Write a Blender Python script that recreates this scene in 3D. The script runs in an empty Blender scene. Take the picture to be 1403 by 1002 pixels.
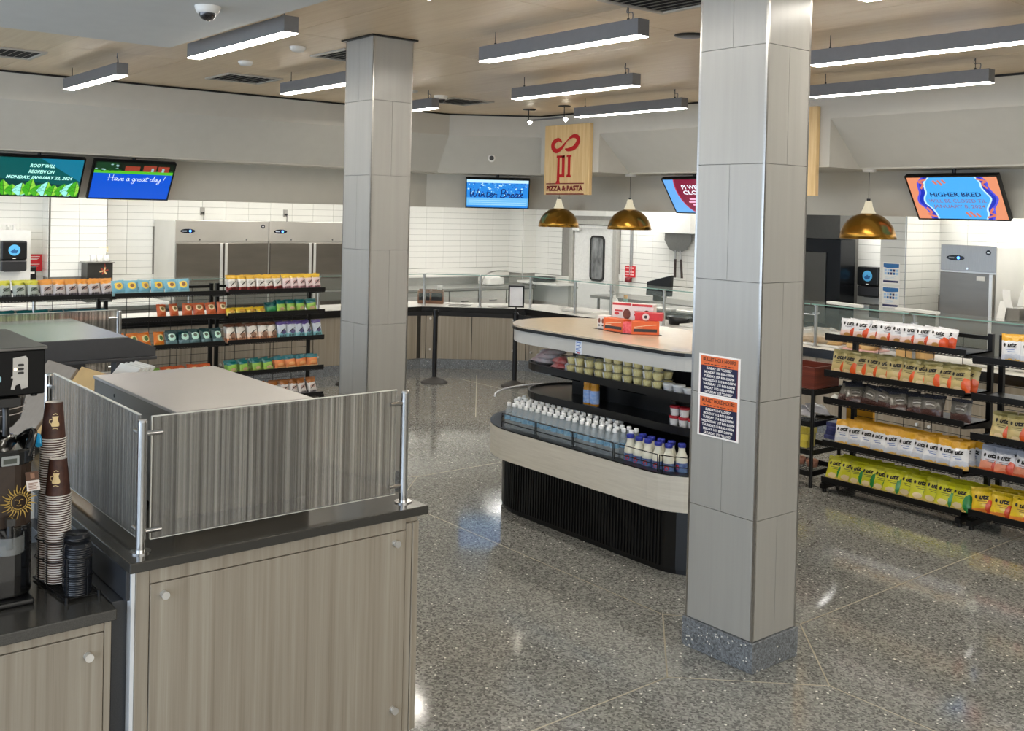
import bpy, bmesh, math, random
from math import sin, cos, pi, radians, sqrt, hypot, atan2
from mathutils import Matrix, Vector
random.seed(7)
S = bpy.context.scene
COL = S.collection

# ------------------------------------------------------------------ camera, world, light, exposure
YAW, PIT, ROL = radians(50.79), radians(.92), radians(1.335)
H = 2.28
_right = Vector((cos(YAW), sin(YAW), 0)); _fwd = Vector((-sin(YAW), cos(YAW), 0)); _up = Vector((0, 0, 1))
_f2 = _fwd*cos(PIT) - _up*sin(PIT); _u2 = _up*cos(PIT) + _fwd*sin(PIT)
_r3 = _right*cos(ROL) + _u2*sin(ROL); _u3 = -_right*sin(ROL) + _u2*cos(ROL)
cam_d = bpy.data.cameras.new('camera'); cam = bpy.data.objects.new('camera', cam_d); COL.objects.link(cam)
cam.matrix_world = Matrix(((_r3.x, _u3.x, -_f2.x, 0), (_r3.y, _u3.y, -_f2.y, 0), (_r3.z, _u3.z, -_f2.z, H), (0, 0, 0, 1)))
cam_d.sensor_fit = 'HORIZONTAL'; cam_d.sensor_width = 36.0
cam_d.lens = 1395.0/1403*36.0
cam_d.shift_y = -(501-314.5)/1403
cam_d.clip_start = .05; cam_d.clip_end = 200
S.camera = cam
S.view_settings.view_transform = 'Standard'; S.view_settings.look = 'None'
S.view_settings.gamma = 1.0; S.view_settings.use_curve_mapping = False
S.view_settings.exposure = 1.5
w = bpy.data.worlds.new('world'); S.world = w; w.use_nodes = True
w.node_tree.nodes['Background'].inputs[0].default_value = (.62, .78, 1, 1)
w.node_tree.nodes['Background'].inputs[1].default_value = 1.2
FIX_E, KIT_E, WIN_E, FILL_E = 16.0, 6.2, 52.0, 98.0
def area(name, loc, direction, sx, sy, power, colr):
    d = bpy.data.lights.new(name, 'AREA'); d.shape = 'RECTANGLE'; d.size = sx; d.size_y = sy; d.energy = power; d.color = colr
    o = bpy.data.objects.new(name, d); COL.objects.link(o); o.location = loc
    o.rotation_euler = Vector(direction).to_track_quat('-Z', 'Y').to_euler(); return o
# daylight through the window wall beside the camera (outside the frame)
area('daylight_window', (-4.5, -3.95, 1.75), (0, 1, .02), 14.0, 2.6, WIN_E, (.95, .98, 1.0))

# added fill behind the camera, no real source, brightens cabinet and column faces
area('added_fill', (3.3, 2.5, 2.2), (-1, .12, -.12), 9.0, 2.6, FILL_E, (1.0, .95, .86))

# ------------------------------------------------------------------ helpers
def L(c):
    c = c/255.0
    return c/12.92 if c <= .04045 else ((c+.055)/1.055)**2.4
def RGB(r, g, b): return (L(r), L(g), L(b), 1)

_MC = {}
def pm(name, c, rough=.5, metal=0., nz=.06, ns=25., emit=0., alpha=1., bump=0., spec=.5, stretch=(1, 1, 1), trans=0., c2=None, coat=0., bs=None, ecol=None):
    """procedural material: base colour broken up by noise (Object coordinates), optional bump"""
    if name in _MC: return _MC[name]
    m = bpy.data.materials.new(name); m.use_nodes = True; nt = m.node_tree; N = nt.nodes; K = nt.links
    b = N['Principled BSDF']
    col = RGB(*c); col2 = RGB(*c2) if c2 else tuple(max(0, v*(1-nz)) for v in col[:3])+(1,)
    colA = col if c2 else tuple(min(1, v*(1+nz)) for v in col[:3])+(1,)
    tc = N.new('ShaderNodeTexCoord'); mp = N.new('ShaderNodeMapping'); mp.inputs['Scale'].default_value = stretch
    no = N.new('ShaderNodeTexNoise'); no.inputs['Scale'].default_value = ns; no.inputs['Detail'].default_value = 3
    K.new(tc.outputs['Object'], mp.inputs[0]); K.new(mp.outputs[0], no.inputs['Vector'])
    rp = N.new('ShaderNodeValToRGB'); rp.color_ramp.elements[0].position = .3; rp.color_ramp.elements[1].position = .7
    rp.color_ramp.elements[0].color = col2; rp.color_ramp.elements[1].color = colA
    K.new(no.outputs['Fac'], rp.inputs[0]); K.new(rp.outputs[0], b.inputs['Base Color'])
    b.inputs['Roughness'].default_value = rough; b.inputs['Metallic'].default_value = metal
    b.inputs['Specular IOR Level'].default_value = spec
    b.inputs['Alpha'].default_value = alpha; b.inputs['Transmission Weight'].default_value = trans
    b.inputs['Coat Weight'].default_value = coat
    if emit:
        b.inputs['Emission Color'].default_value = RGB(*ecol) if ecol else col; b.inputs['Emission Strength'].default_value = emit
    if bump:
        bp = N.new('ShaderNodeBump'); bp.inputs['Strength'].default_value = bump; bp.inputs['Distance'].default_value = .01
        if bs:
            n2 = N.new('ShaderNodeTexNoise'); n2.inputs['Scale'].default_value = bs; n2.inputs['Detail'].default_value = 2
            K.new(mp.outputs[0], n2.inputs['Vector']); K.new(n2.outputs['Fac'], bp.inputs['Height'])
        else: K.new(no.outputs['Fac'], bp.inputs['Height'])
        K.new(bp.outputs[0], b.inputs['Normal'])
    _MC[name] = m; return m

def wood_mat(name, cols, scale=(60, 60, 1.2), rough=.4, dist=2.0, coat=0., bump=.02):
    """straight grain: stretched noise through a ramp of colours"""
    if name in _MC: return _MC[name]
    m = bpy.data.materials.new(name); m.use_nodes = True; nt = m.node_tree; N = nt.nodes; K = nt.links; b = N['Principled BSDF']
    tc = N.new('ShaderNodeTexCoord'); mp = N.new('ShaderNodeMapping'); mp.inputs['Scale'].default_value = scale
    no = N.new('ShaderNodeTexNoise'); no.inputs['Scale'].default_value = 1; no.inputs['Detail'].default_value = 6; no.inputs['Roughness'].default_value = .65
    K.new(tc.outputs['Object'], mp.inputs[0]); K.new(mp.outputs[0], no.inputs['Vector'])
    rp = N.new('ShaderNodeValToRGB'); cr = rp.color_ramp
    n = len(cols); ps = [.3+.4*i/(n-1) for i in range(n)]
    cr.elements[0].position = ps[0]; cr.elements[0].color = RGB(*cols[0]); cr.elements[1].position = ps[-1]; cr.elements[1].color = RGB(*cols[-1])
    for p, c in zip(ps[1:-1], cols[1:-1]): e = cr.elements.new(p); e.color = RGB(*c)
    K.new(no.outputs['Fac'], rp.inputs[0]); K.new(rp.outputs[0], b.inputs['Base Color'])
    b.inputs['Roughness'].default_value = rough; b.inputs['Coat Weight'].default_value = coat
    if bump:
        bp = N.new('ShaderNodeBump'); bp.inputs['Strength'].default_value = bump; bp.inputs['Distance'].default_value = .004
        K.new(no.outputs['Fac'], bp.inputs['Height']); K.new(bp.outputs[0], b.inputs['Normal'])
    _MC[name] = m; return m

def em(name, c, s):
    if name in _MC: return _MC[name]
    m = bpy.data.materials.new(name); m.use_nodes = True; N = m.node_tree.nodes; b = N['Principled BSDF']
    b.inputs['Base Color'].default_value = RGB(*[v*.3 for v in c]); b.inputs['Roughness'].default_value = .3
    b.inputs['Emission Color'].default_value = RGB(*c); b.inputs['Emission Strength'].default_value = s
    _MC[name] = m; return m

class MB:
    def __init__(s): s.v = []; s.f = []; s.m = []; s.sm = []; s.X = None
    def add(s, vs, fs, mi=0, smooth=False):
        n = len(s.v)
        s.v += [tuple(s.X @ Vector(p)) if s.X else tuple(p) for p in vs]
        for f in fs: s.f.append([n+i for i in f]); s.m.append(mi); s.sm.append(smooth)
        return s
    def box(s, x0, y0, z0, x1, y1, z1, mi=0):
        if x0 > x1: x0, x1 = x1, x0
        if y0 > y1: y0, y1 = y1, y0
        if z0 > z1: z0, z1 = z1, z0
        v = [(x0, y0, z0), (x1, y0, z0), (x1, y1, z0), (x0, y1, z0), (x0, y0, z1), (x1, y0, z1), (x1, y1, z1), (x0, y1, z1)]
        return s.add(v, [(3, 2, 1, 0), (4, 5, 6, 7), (0, 1, 5, 4), (1, 2, 6, 5), (2, 3, 7, 6), (3, 0, 4, 7)], mi)
    def prism(s, pts, z0, z1, mi=0, smooth=False, caps=True, mtop=None):
        a = sum(pts[i-1][0]*pts[i][1]-pts[i][0]*pts[i-1][1] for i in range(len(pts)))
        if a < 0: pts = pts[::-1]
        n = len(pts); b = len(s.v)
        s.v += [tuple(s.X @ Vector((x, y, z))) if s.X else (x, y, z) for z in (z0, z1) for x, y in pts]
        for i in range(n):
            j = (i+1) % n; s.f.append([b+i, b+j, b+n+j, b+n+i]); s.m.append(mi); s.sm.append(smooth)
        if caps:
            s.f.append([b+n+i for i in range(n)]); s.m.append(mi if mtop is None else mtop); s.sm.append(False)
            s.f.append([b+i for i in reversed(range(n))]); s.m.append(mi); s.sm.append(False)
        return s
    def hexa(s, b4, t4, mi=0):   # bottom quad and top quad, both counter-clockwise from above
        return s.add(list(b4)+list(t4), [(3, 2, 1, 0), (4, 5, 6, 7), (0, 1, 5, 4), (1, 2, 6, 5), (2, 3, 7, 6), (3, 0, 4, 7)], mi)
    def cyl(s, p0, p1, r0, r1=None, n=12, mi=0, caps=True, smooth=True):
        r1 = r0 if r1 is None else r1
        p0 = Vector(p0); p1 = Vector(p1); d = (p1-p0).normalized()
        a = d.orthogonal().normalized(); b = d.cross(a)
        vs = [p+(a*cos(2*pi*i/n)+b*sin(2*pi*i/n))*r for p, r in ((p0, r0), (p1, r1)) for i in range(n)]
        s.add(vs, [(i, (i+1) % n, n+(i+1) % n, n+i) for i in range(n)], mi, smooth)
        if caps: s.add(vs, [tuple(range(n-1, -1, -1)), tuple(range(n, 2*n))], mi)
        return s
    def lathe(s, prof, c=(0, 0, 0), n=16, mi=0, smooth=True, sx=1, sy=1):
        m = len(prof); vs = [(c[0]+r*cos(2*pi*i/n)*sx, c[1]+r*sin(2*pi*i/n)*sy, c[2]+z) for r, z in prof for i in range(n)]
        fs = [(k*n+i, k*n+(i+1) % n, (k+1)*n+(i+1) % n, (k+1)*n+i) for k in range(m-1) for i in range(n)]
        return s.add(vs, fs, mi, smooth)
    def tube(s, path, r, n=6, mi=0, closed=False):
        P = [Vector(p) for p in path]; m = len(P); vs = []; prev = None
        for i, p in enumerate(P):
            a = P[i-1] if (i > 0 or closed) else p; b = P[(i+1) % m] if (i < m-1 or closed) else p
            d = (b-a).normalized()
            if prev is None: u = d.orthogonal().normalized()
            else:
                u = prev - d*prev.dot(d); u = u.normalized() if u.length > 1e-6 else d.orthogonal().normalized()
            prev = u; v = d.cross(u)
            vs += [p+(u*cos(2*pi*k/n)+v*sin(2*pi*k/n))*r for k in range(n)]
        fs = [(i*n+k, i*n+(k+1) % n, ((i+1) % m)*n+(k+1) % n, ((i+1) % m)*n+k) for i in range(m if closed else m-1) for k in range(n)]
        s.add(vs, fs, mi, True)
        if not closed: s.add(vs, [tuple(range(n-1, -1, -1)), tuple((m-1)*n+k for k in range(n))], mi)
        return s
    def strip(s, pts, z0, z1, t, mi=0, closed=False, smooth=True):  # vertical wall of thickness t along a 2D polyline (offset to its left)
        m = len(pts); out = []
        for i in range(m):
            a = pts[i-1] if (i > 0 or closed) else pts[i]; b = pts[(i+1) % m] if (i < m-1 or closed) else pts[i]
            dx, dy = b[0]-a[0], b[1]-a[1]; l = hypot(dx, dy) or 1
            out.append((pts[i][0]-dy/l*t, pts[i][1]+dx/l*t))
        vs = [(x, y, z0) for x, y in pts]+[(x, y, z1) for x, y in pts]+[(x, y, z0) for x, y in out]+[(x, y, z1) for x, y in out]
        k = m if closed else m-1
        for i in range(k):
            j = (i+1) % m
            s.add([vs[i], vs[j], vs[m+j], vs[m+i]], [(0, 1, 2, 3)], mi, False)
            s.add([vs[2*m+i], vs[2*m+j], vs[3*m+j], vs[3*m+i]], [(3, 2, 1, 0)], mi, False)
            s.add([vs[m+i], vs[m+j], vs[3*m+j], vs[3*m+i]], [(0, 1, 2, 3)], mi, False)
            s.add([vs[i], vs[j], vs[2*m+j], vs[2*m+i]], [(3, 2, 1, 0)], mi, False)
        if not closed:
            s.add([vs[0], vs[m], vs[3*m], vs[2*m]], [(0, 1, 2, 3)], mi); e = m-1
            s.add([vs[e], vs[m+e], vs[3*m+e], vs[2*m+e]], [(3, 2, 1, 0)], mi)
        return s
    def mesh(s, name, mats, off=(0, 0, 0)):
        me = bpy.data.meshes.new(name)
        ox, oy, oz = off
        me.from_pydata([(x-ox, y-oy, z-oz) for x, y, z in s.v], [], s.f)
        for m in (mats if isinstance(mats, (list, tuple)) else [mats]): me.materials.append(m)
        me.polygons.foreach_set('material_index', s.m); me.polygons.foreach_set('use_smooth', s.sm)
        me.validate(); me.update(); return me
    def build(s, name, mats, parent=None, world=True, bevel=0., seg=2, weld=False):
        """one mesh object. world=True: the coordinates are world ones (parents are unrotated while building)"""
        off = (0, 0, 0)
        if parent is not None:
            if world: off = WORLD(parent)
        else:
            xs = [p[0] for p in s.v]; ys = [p[1] for p in s.v]; zs = [p[2] for p in s.v]
            off = ((min(xs)+max(xs))/2, (min(ys)+max(ys))/2, min(zs))
        me = s.mesh(name, mats, off)
        o = bpy.data.objects.new(name, me); COL.objects.link(o)
        if parent is not None: o.parent = parent
        else: o.location = off
        if weld:
            bm = bmesh.new(); bm.from_mesh(me); bmesh.ops.remove_doubles(bm, verts=bm.verts, dist=1e-5); bm.to_mesh(me); bm.free()
        if bevel:
            b = o.modifiers.new('bevel', 'BEVEL'); b.width = bevel; b.segments = seg; b.limit_method = 'ANGLE'; b.angle_limit = radians(40)
        return o
def WORLD(o):
    x, y, z = 0, 0, 0
    while o is not None:
        x += o.location.x; y += o.location.y; z += o.location.z; o = o.parent
    return (x, y, z)
def tag(o, label, cat, group=None, kind=None):
    if label: o['label'] = label
    if cat: o['category'] = cat
    if group: o['group'] = group
    if kind: o['kind'] = kind
    return o
def thing(name, label, cat, loc=(0, 0, 0), rz=0, group=None):
    o = bpy.data.objects.new(name, None); COL.objects.link(o); o.location = loc; o.rotation_euler = (0, 0, rz)
    o.empty_display_size = .1
    return tag(o, label, cat, group)
def struct(o):
    o['kind'] = 'structure'; return o
def stuff(o):
    o['kind'] = 'stuff'; return o
def dup(root, loc, rot, label=None, group=None):
    r = root.copy(); COL.objects.link(r); r.location = loc; r.rotation_euler = rot if isinstance(rot, tuple) else (0, 0, rot)
    if label: r['label'] = label
    if group: r['group'] = group
    for ch in list(root.children):
        c = ch.copy(); COL.objects.link(c); c.parent = r
        for g in ch.children:
            d = g.copy(); COL.objects.link(d); d.parent = c
    return r
def piece(name, me, parent, loc=(0, 0, 0), rot=(0, 0, 0), scale=None):
    o = bpy.data.objects.new(name, me); COL.objects.link(o); o.parent = parent; o.location = loc; o.rotation_euler = rot
    if scale: o.scale = scale
    return o
_TC = {}
def text_raw(s, bold=0., shear=0., extrude=0.):
    k = (s, bold, shear, extrude)
    if k not in _TC:
        c = bpy.data.curves.new('t', 'FONT'); c.body = s; c.align_x = 'CENTER'; c.align_y = 'CENTER'; c.size = 1; c.offset = bold; c.shear = shear
        c.resolution_u = 2; c.extrude = extrude
        o = bpy.data.objects.new('t', c); me = bpy.data.meshes.new_from_object(o)
        vs = [tuple(v.co) for v in me.vertices]; fs = [tuple(p.vertices) for p in me.polygons]
        bpy.data.objects.remove(o); bpy.data.meshes.remove(me); bpy.data.curves.remove(c)
        xs = [v[0] for v in vs] or [0]; w_ = max(xs)-min(xs); mx = (max(xs)+min(xs))/2
        _TC[k] = ([(x-mx, y, z) for x, y, z in vs], fs, w_)
    return _TC[k]
def put_text(mb, s, u, v, size, width=None, mi=0, bold=0., shear=0., off=.0015, fn=None, rot=0.):
    """lettering as flat mesh in the (x=u, y=v) plane; fn maps (u,v,off) to 3D"""
    vs, fs, w_ = text_raw(s, bold, shear)
    sx = size if width is None else width/w_
    out = []
    for x, y, z in vs:
        X, Y = x*sx, y*size
        if rot: X, Y = X*cos(rot)-Y*sin(rot), X*sin(rot)+Y*cos(rot)
        out.append(fn(u+X, v+Y, off) if fn else (u+X, v+Y, off))
    mb.add(out, fs, mi)
def plane_fn(o, ux, vy):
    """(u,v,d) -> world: origin o, unit axes ux, vy, normal ux x vy"""
    o = Vector(o); ux = Vector(ux).normalized(); vy = Vector(vy).normalized(); n = ux.cross(vy)
    return lambda u, v, d=0.: tuple(o+ux*u+vy*v+n*d)
def poly(mb, fn, pts, d, mi=0):
    mb.add([fn(u, v, d) for u, v in pts], [tuple(range(len(pts)))], mi)
def quad(mb, fn, u0, v0, u1, v1, d, mi=0): poly(mb, fn, [(u0, v0), (u1, v0), (u1, v1), (u0, v1)], d, mi)
def ribbon(mb, fn, pts, wd, d, mi=0):
    """flat brush stroke of width wd along 2D points"""
    n = len(pts); A = []; B = []
    for i in range(n):
        a = pts[max(0, i-1)]; b = pts[min(n-1, i+1)]; dx, dy = b[0]-a[0], b[1]-a[1]; l = hypot(dx, dy) or 1
        ww = wd[i] if isinstance(wd, list) else wd
        A.append(fn(pts[i][0]-dy/l*ww/2, pts[i][1]+dx/l*ww/2, d)); B.append(fn(pts[i][0]+dy/l*ww/2, pts[i][1]-dx/l*ww/2, d))
    mb.add(B+A, [(i, i+1, n+i+1, n+i) for i in range(n-1)], mi)
def smooth_pts(pts, k=5):
    out = []; n = len(pts)
    for i in range(n-1):
        p0 = pts[max(0, i-1)]; p1 = pts[i]; p2 = pts[i+1]; p3 = pts[min(n-1, i+2)]
        for j in range(k):
            t = j/k
            out.append(tuple(.5*((2*b)+(-a+c)*t+(2*a-5*b+4*c-d)*t*t+(-a+3*b-3*c+d)*t**3) for a, b, c, d in zip(p0, p1, p2, p3)))
    out.append(pts[-1]); return out
def ell(cx, cy, rx, ry, n=20, a0=0, a1=2*pi, close=False):
    m = n if abs(a1-a0) >= 2*pi-1e-6 else n+1
    return [(cx+rx*cos(a0+(a1-a0)*i/n), cy+ry*sin(a0+(a1-a0)*i/n)) for i in range(m)]
ORD = ['first', 'second', 'third', 'fourth', 'fifth', 'sixth', 'seventh', 'eighth', 'ninth', 'tenth', 'eleventh', 'twelfth', 'thirteenth', 'fourteenth', 'fifteenth', 'sixteenth', 'seventeenth', 'eighteenth', 'nineteenth', 'twentieth', 'twenty-first', 'twenty-second', 'twenty-third', 'twenty-fourth', 'twenty-fifth', 'twenty-sixth', 'twenty-seventh', 'twenty-eighth', 'twenty-ninth', 'thirtieth', 'thirty-first', 'thirty-second', 'thirty-third', 'thirty-fourth', 'thirty-fifth', 'thirty-sixth']

_N1 = 'zero one two three four five six seven eight nine ten eleven twelve thirteen fourteen fifteen sixteen seventeen eighteen nineteen'.split()
_N10 = '- - twenty thirty forty fifty sixty seventy'.split()
_O1 = 'zeroth first second third fourth fifth sixth seventh eighth ninth tenth eleventh twelfth thirteenth fourteenth fifteenth sixteenth seventeenth eighteenth nineteenth'.split()
def ordw(n):
    if n < 20: return _O1[n]
    return (_N10[n//10][:-1]+'ieth') if n % 10 == 0 else _N10[n//10]+'-'+_O1[n % 10]
# ------------------------------------------------------------------ materials
def terrazzo(name, base, rough, chip=1.0):
    m = bpy.data.materials.new(name); m.use_nodes = True; nt = m.node_tree; N = nt.nodes; K = nt.links; b = N['Principled BSDF']
    tc = N.new('ShaderNodeTexCoord')
    v1 = N.new('ShaderNodeTexVoronoi'); v1.inputs['Scale'].default_value = 95*chip; K.new(tc.outputs['Object'], v1.inputs['Vector'])
    r1 = N.new('ShaderNodeValToRGB'); e = r1.color_ramp.elements
    e[0].position = 0; e[0].color = RGB(*[c*.70 for c in base]); e[1].position = 1; e[1].color = RGB(*[min(255, c*1.28) for c in base])
    sp = N.new('ShaderNodeSeparateColor'); K.new(v1.outputs['Color'], sp.inputs[0]); K.new(sp.outputs[0], r1.inputs[0])
    v2 = N.new('ShaderNodeTexVoronoi'); v2.inputs['Scale'].default_value = 34*chip; K.new(tc.outputs['Object'], v2.inputs['Vector'])
    s2 = N.new('ShaderNodeSeparateColor'); K.new(v2.outputs['Color'], s2.inputs[0])
    t1 = N.new('ShaderNodeMath'); t1.operation = 'GREATER_THAN'; t1.inputs[1].default_value = .86; K.new(s2.outputs[1], t1.inputs[0])
    t2 = N.new('ShaderNodeMath'); t2.operation = 'LESS_THAN'; t2.inputs[1].default_value = .21; K.new(v2.outputs['Distance'], t2.inputs[0])
    t3 = N.new('ShaderNodeMath'); t3.operation = 'MULTIPLY'; K.new(t1.outputs[0], t3.inputs[0]); K.new(t2.outputs[0], t3.inputs[1])
    mx = N.new('ShaderNodeMix'); mx.data_type = 'RGBA'; K.new(t3.outputs[0], mx.inputs[0]); K.new(r1.outputs[0], mx.inputs[6]); mx.inputs[7].default_value = RGB(235, 232, 222)
    no = N.new('ShaderNodeTexNoise'); no.inputs['Scale'].default_value = 1.1; K.new(tc.outputs['Object'], no.inputs['Vector'])
    r2 = N.new('ShaderNodeMapRange'); r2.inputs[1].default_value = .3; r2.inputs[2].default_value = .7; r2.inputs[3].default_value = rough*.75; r2.inputs[4].default_value = rough*1.3
    K.new(no.outputs['Fac'], r2.inputs[0]); K.new(r2.outputs[0], b.inputs['Roughness']); K.new(mx.outputs[2], b.inputs['Base Color'])
    b.inputs['Specular IOR Level'].default_value = .8
    return m
M_floor = terrazzo('terrazzo', (124, 124, 120), .09)
M_base = terrazzo('terrazzo_base', (108, 112, 116), .35, 1.4)
M_strip = pm('divider_metal', (168, 160, 140), .4, .3)
M_paint = pm('wall_paint', (196, 193, 184), .75, nz=.02, ns=6)
M_paint2 = pm('soffit_paint', (206, 206, 202), .8, nz=.02, ns=6)
M_band = pm('grey_band_paint', (190, 186, 175), .7, nz=.02, ns=6)
M_kceil = pm('kitchen_ceiling', (205, 203, 196), .8, nz=.02)
M_ceil = wood_mat('maple_ceiling', [(206, 182, 150), (214, 192, 160), (220, 200, 170)], (1.2, 30, 30), .38, bump=.01)
M_black = pm('black_metal', (18, 18, 19), .38, .2, nz=.1)
M_blk = pm('black_plastic', (14, 14, 15), .3, nz=.1)
M_steel = pm('brushed_steel', (176, 174, 170), .3, .95, nz=.06, ns=3, stretch=(1, 1, 40), bump=.01)
M_steelh = pm('brushed_steel_flat', (170, 168, 164), .34, .9, nz=.05, ns=5, stretch=(30, 2, 2))
M_dsteel = pm('dark_steel', (118, 114, 108), .3, .9, nz=.08, ns=2.5)
M_chrome = pm('chrome', (205, 205, 205), .18, 1., nz=.03)
M_white = pm('white_plastic', (228, 226, 220), .45, nz=.02)
M_paper = pm('white_paper', (240, 239, 234), .8, nz=.02)
M_tile = pm('white_tile', (232, 231, 224), .18, nz=.02, ns=4, coat=.2)
M_grout = pm('grout', (150, 147, 140), .9)
M_col = wood_mat('column_porcelain', [(157, 155, 149), (161, 159, 153), (164, 162, 156)], (22, 22, .9), .32, bump=.008)
M_colg = pm('column_joint', (120, 120, 116), .8)
M_lam = wood_mat('striped_laminate', [(132, 122, 107), (148, 138, 123), (157, 148, 133), (170, 162, 148)], (34, 34, .5), .42, bump=.01)
M_lam2 = wood_mat('counter_laminate', [(140, 130, 115), (154, 145, 130), (168, 159, 145)], (28, 28, .6), .45)
M_gran = pm('dark_quartz', (62, 60, 56), .16, nz=.35, ns=420)
M_dwall = pm('navy_splash', (52, 54, 58), .3, nz=.2, ns=300)
M_glass = pm('clear_glass', (205, 222, 216), .03, alpha=.08, nz=.01)
M_glassE = pm('glass_edge', (150, 190, 178), .1, alpha=.7, nz=.02)
M_plexi = pm('clear_plexi', (210, 214, 212), .05, alpha=.12, nz=.02)

# ------------------------------------------------------------------ floor
fl = struct(MB().box(-15.2, -4.5, -.12, 3.6, 12.7, 0).build('floor', M_floor))
tag(fl, 'polished grey terrazzo floor with white chips and thin divider strips', 'floor')
def fstrip(a, b):
    d = Vector((b[0]-a[0], b[1]-a[1], 0)); l = d.length; o = MB().box(0, -.004, -.002, l, .004, .0006).build('divider_strip', M_strip, fl, world=False)
    z0 = WORLD(fl); o.location = (a[0]-z0[0], a[1]-z0[1], -z0[2]); o.rotation_euler = (0, 0, atan2(d.y, d.x))
GX, GY = (-11.1, -7.22, -3.36, .5), (.5, 4.375, 8.25)
for i, x in enumerate(GX):
    for j, y in enumerate(GY):
        P = [(x-.555, y), (x, y-.575), (x+.54, y), (x, y+.53)]
        if y > 1 and x < 0 and x > -11:
            for k in range(4): fstrip(P[k], P[(k+1) % 4])
for y in GY[1:]:
    for a, b in ((-11.1, -7.775), (-6.68, -3.915), (-2.82, 3.4)): fstrip((a, y), (b, y))
for x in GX[1:3]:
    for a, b in ((-4, 3.8), (4.905, 7.675), (8.78, 9.4)): fstrip((x, a), (x, b))
fstrip((-11.3, 8.64), (-8.97, 6.86))

# ------------------------------------------------------------------ ceilings
ZC = 3.67
cl = struct(MB().box(-12, -4.5, ZC+.02, 3.6, 9.6, ZC+.12).build('ceiling', pm('ceiling_gap', (70, 58, 44), .9)))
tag(cl, 'pale maple panelled ceiling above the hall', 'ceiling')
for i in range(7):
    for j in range(12):
        x0 = -11.78+i*2.2; y0 = -4.4+j*1.16; x1, y1 = min(x0+2.195, 3.5), min(y0+1.155, 9.45)
        if x0 > 3.4 or y0 > 9.4: continue
        pts = [(x0, y0), (x1, y0), (x1, y1), (x0, y1)]
        # chamfered far corner: cut by the line (-11.78,8.42)-(-11.0,9.45)
        def side(p): return (p[0]+11.78)*1.03-(p[1]-8.42)*.78
        out = []
        for k in range(4):
            a, b = pts[k], pts[(k+1) % 4]; sa, sb = side(a), side(b)
            if sa >= 0: out.append(a)
            if (sa >= 0) != (sb >= 0): t = sa/(sa-sb); out.append((a[0]+(b[0]-a[0])*t, a[1]+(b[1]-a[1])*t))
        if len(out) < 3: continue
        MB().prism(out, ZC, ZC+.019).build('panel', M_ceil, cl)
so = struct(MB().box(-7.83, -4.5, 3.5, 3.6, 2.92, 3.668).build('ceiling_soffit', M_paint2))
tag(so, 'lowered smooth grey painted soffit over the near counters', 'ceiling')
ZB = 2.85
kc = struct(MB().box(-15.2, -4.5, ZB, -12.36, 12.7, ZB+.1).box(-12.36, 10.03, ZB, 3.6, 12.7, ZB+.1).prism([(-12.37, 8.66), (-12.37, 10.04), (-11.33, 10.04)], ZB, ZB+.1).build('ceiling_kitchen', M_band))
M_trof = em('troffer_light', (255, 253, 248), KIT_E)
M_white_trim = pm('white_trim', (225, 225, 220), .5)
def troffer(x, y, lx, ly, label):
    t = thing('ceiling_light', label, 'ceiling light', (x, y, ZB-.02), group='kitchen ceiling panels')
    f = MB(); z = ZB
    for a, b, c, d in ((-lx/2, -ly/2, lx/2, -ly/2+.03), (-lx/2, ly/2-.03, lx/2, ly/2), (-lx/2, -ly/2+.03, -lx/2+.03, ly/2-.03), (lx/2-.03, -ly/2+.03, lx/2, ly/2-.03)): f.box(x+a, y+b, z-.02, x+c, y+d, z-.001)
    f.build('frame', M_white_trim, t)
    MB().box(x-lx/2+.03, y-ly/2+.03, z-.012, x+lx/2-.03, y+ly/2-.03, z-.003).build('diffuser', M_trof, t)
for i, y in enumerate((2.6, 4.6, 6.6, 8.6, 10.6)): troffer(-13.45, y, .6, 1.2, f'lit flat panel in the ceiling behind the snack racks, {ORD[i]} from the window side')
for i, x in enumerate((-11.4, -9.3, -7.3, -5.3, -3.3, -1.3, .7)): troffer(x, 11.85, 1.2, .6, f'lit flat panel in the ceiling of the far kitchen, {ORD[i]} from the corner')

# ------------------------------------------------------------------ bulkhead over the counters (flush strip, slanted fascia, piers)
A0, A1, A2, A3 = (-11.78, -4.5), (-11.78, 8.42), (-11.0, 9.45), (3.6, 9.45)
B0, B1, B2, B3 = (-12.38, -4.5), (-12.38, 8.64), (-11.31, 10.05), (3.6, 10.05)
ZL = 3.365
bw = MB()
bw.strip([A3, A2, A1, A0], ZL, ZC, -.1)
struct(bw.build('wall_bulkhead', M_paint))
rv = MB(); rv.strip([(3.6, 9.446), (-10.998, 9.446), (-11.776, 8.419), (-11.776, -4.5)], ZC-.022, ZC+.001, -.006); struct(rv.build('trim_20', M_black))  # black strip stands in for the shade of the gap below the ceiling
def q3(mb, a, b, c, d): mb.add([a, b, c, d], [(0, 1, 2, 3)], 0)
def slant(name, segs):
    m = MB()
    for (a, b, c, d) in segs:
        q3(m, (*a, ZL), (*b, ZL), (*d, ZB), (*c, ZB))
        q3(m, (*c, ZB), (*d, ZB), (*d, ZB+.05), (*c, ZB+.05))
    return struct(m.build(name, M_paint))
slant('trim_1', [(A0, A1, B0, B1), (A1, A2, B1, B2), (A2, (-10.967, 9.45), B2, (-10.967, 10.05))])
piers = [(-10.967, -9.79), (-7.45, -6.275)]
slant('trim_2', [((-9.79, 9.45), (-7.45, 9.45), (-9.79, 10.05), (-7.45, 10.05))])
slant('trim_3', [((-6.275, 9.45), A3, (-6.275, 10.05), B3)])
for i, (a, b) in enumerate(piers): struct(MB().box(a, 9.45, ZB, b, 10.06, ZL+.02).build(f'trim_{4+i}', M_paint))

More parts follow.
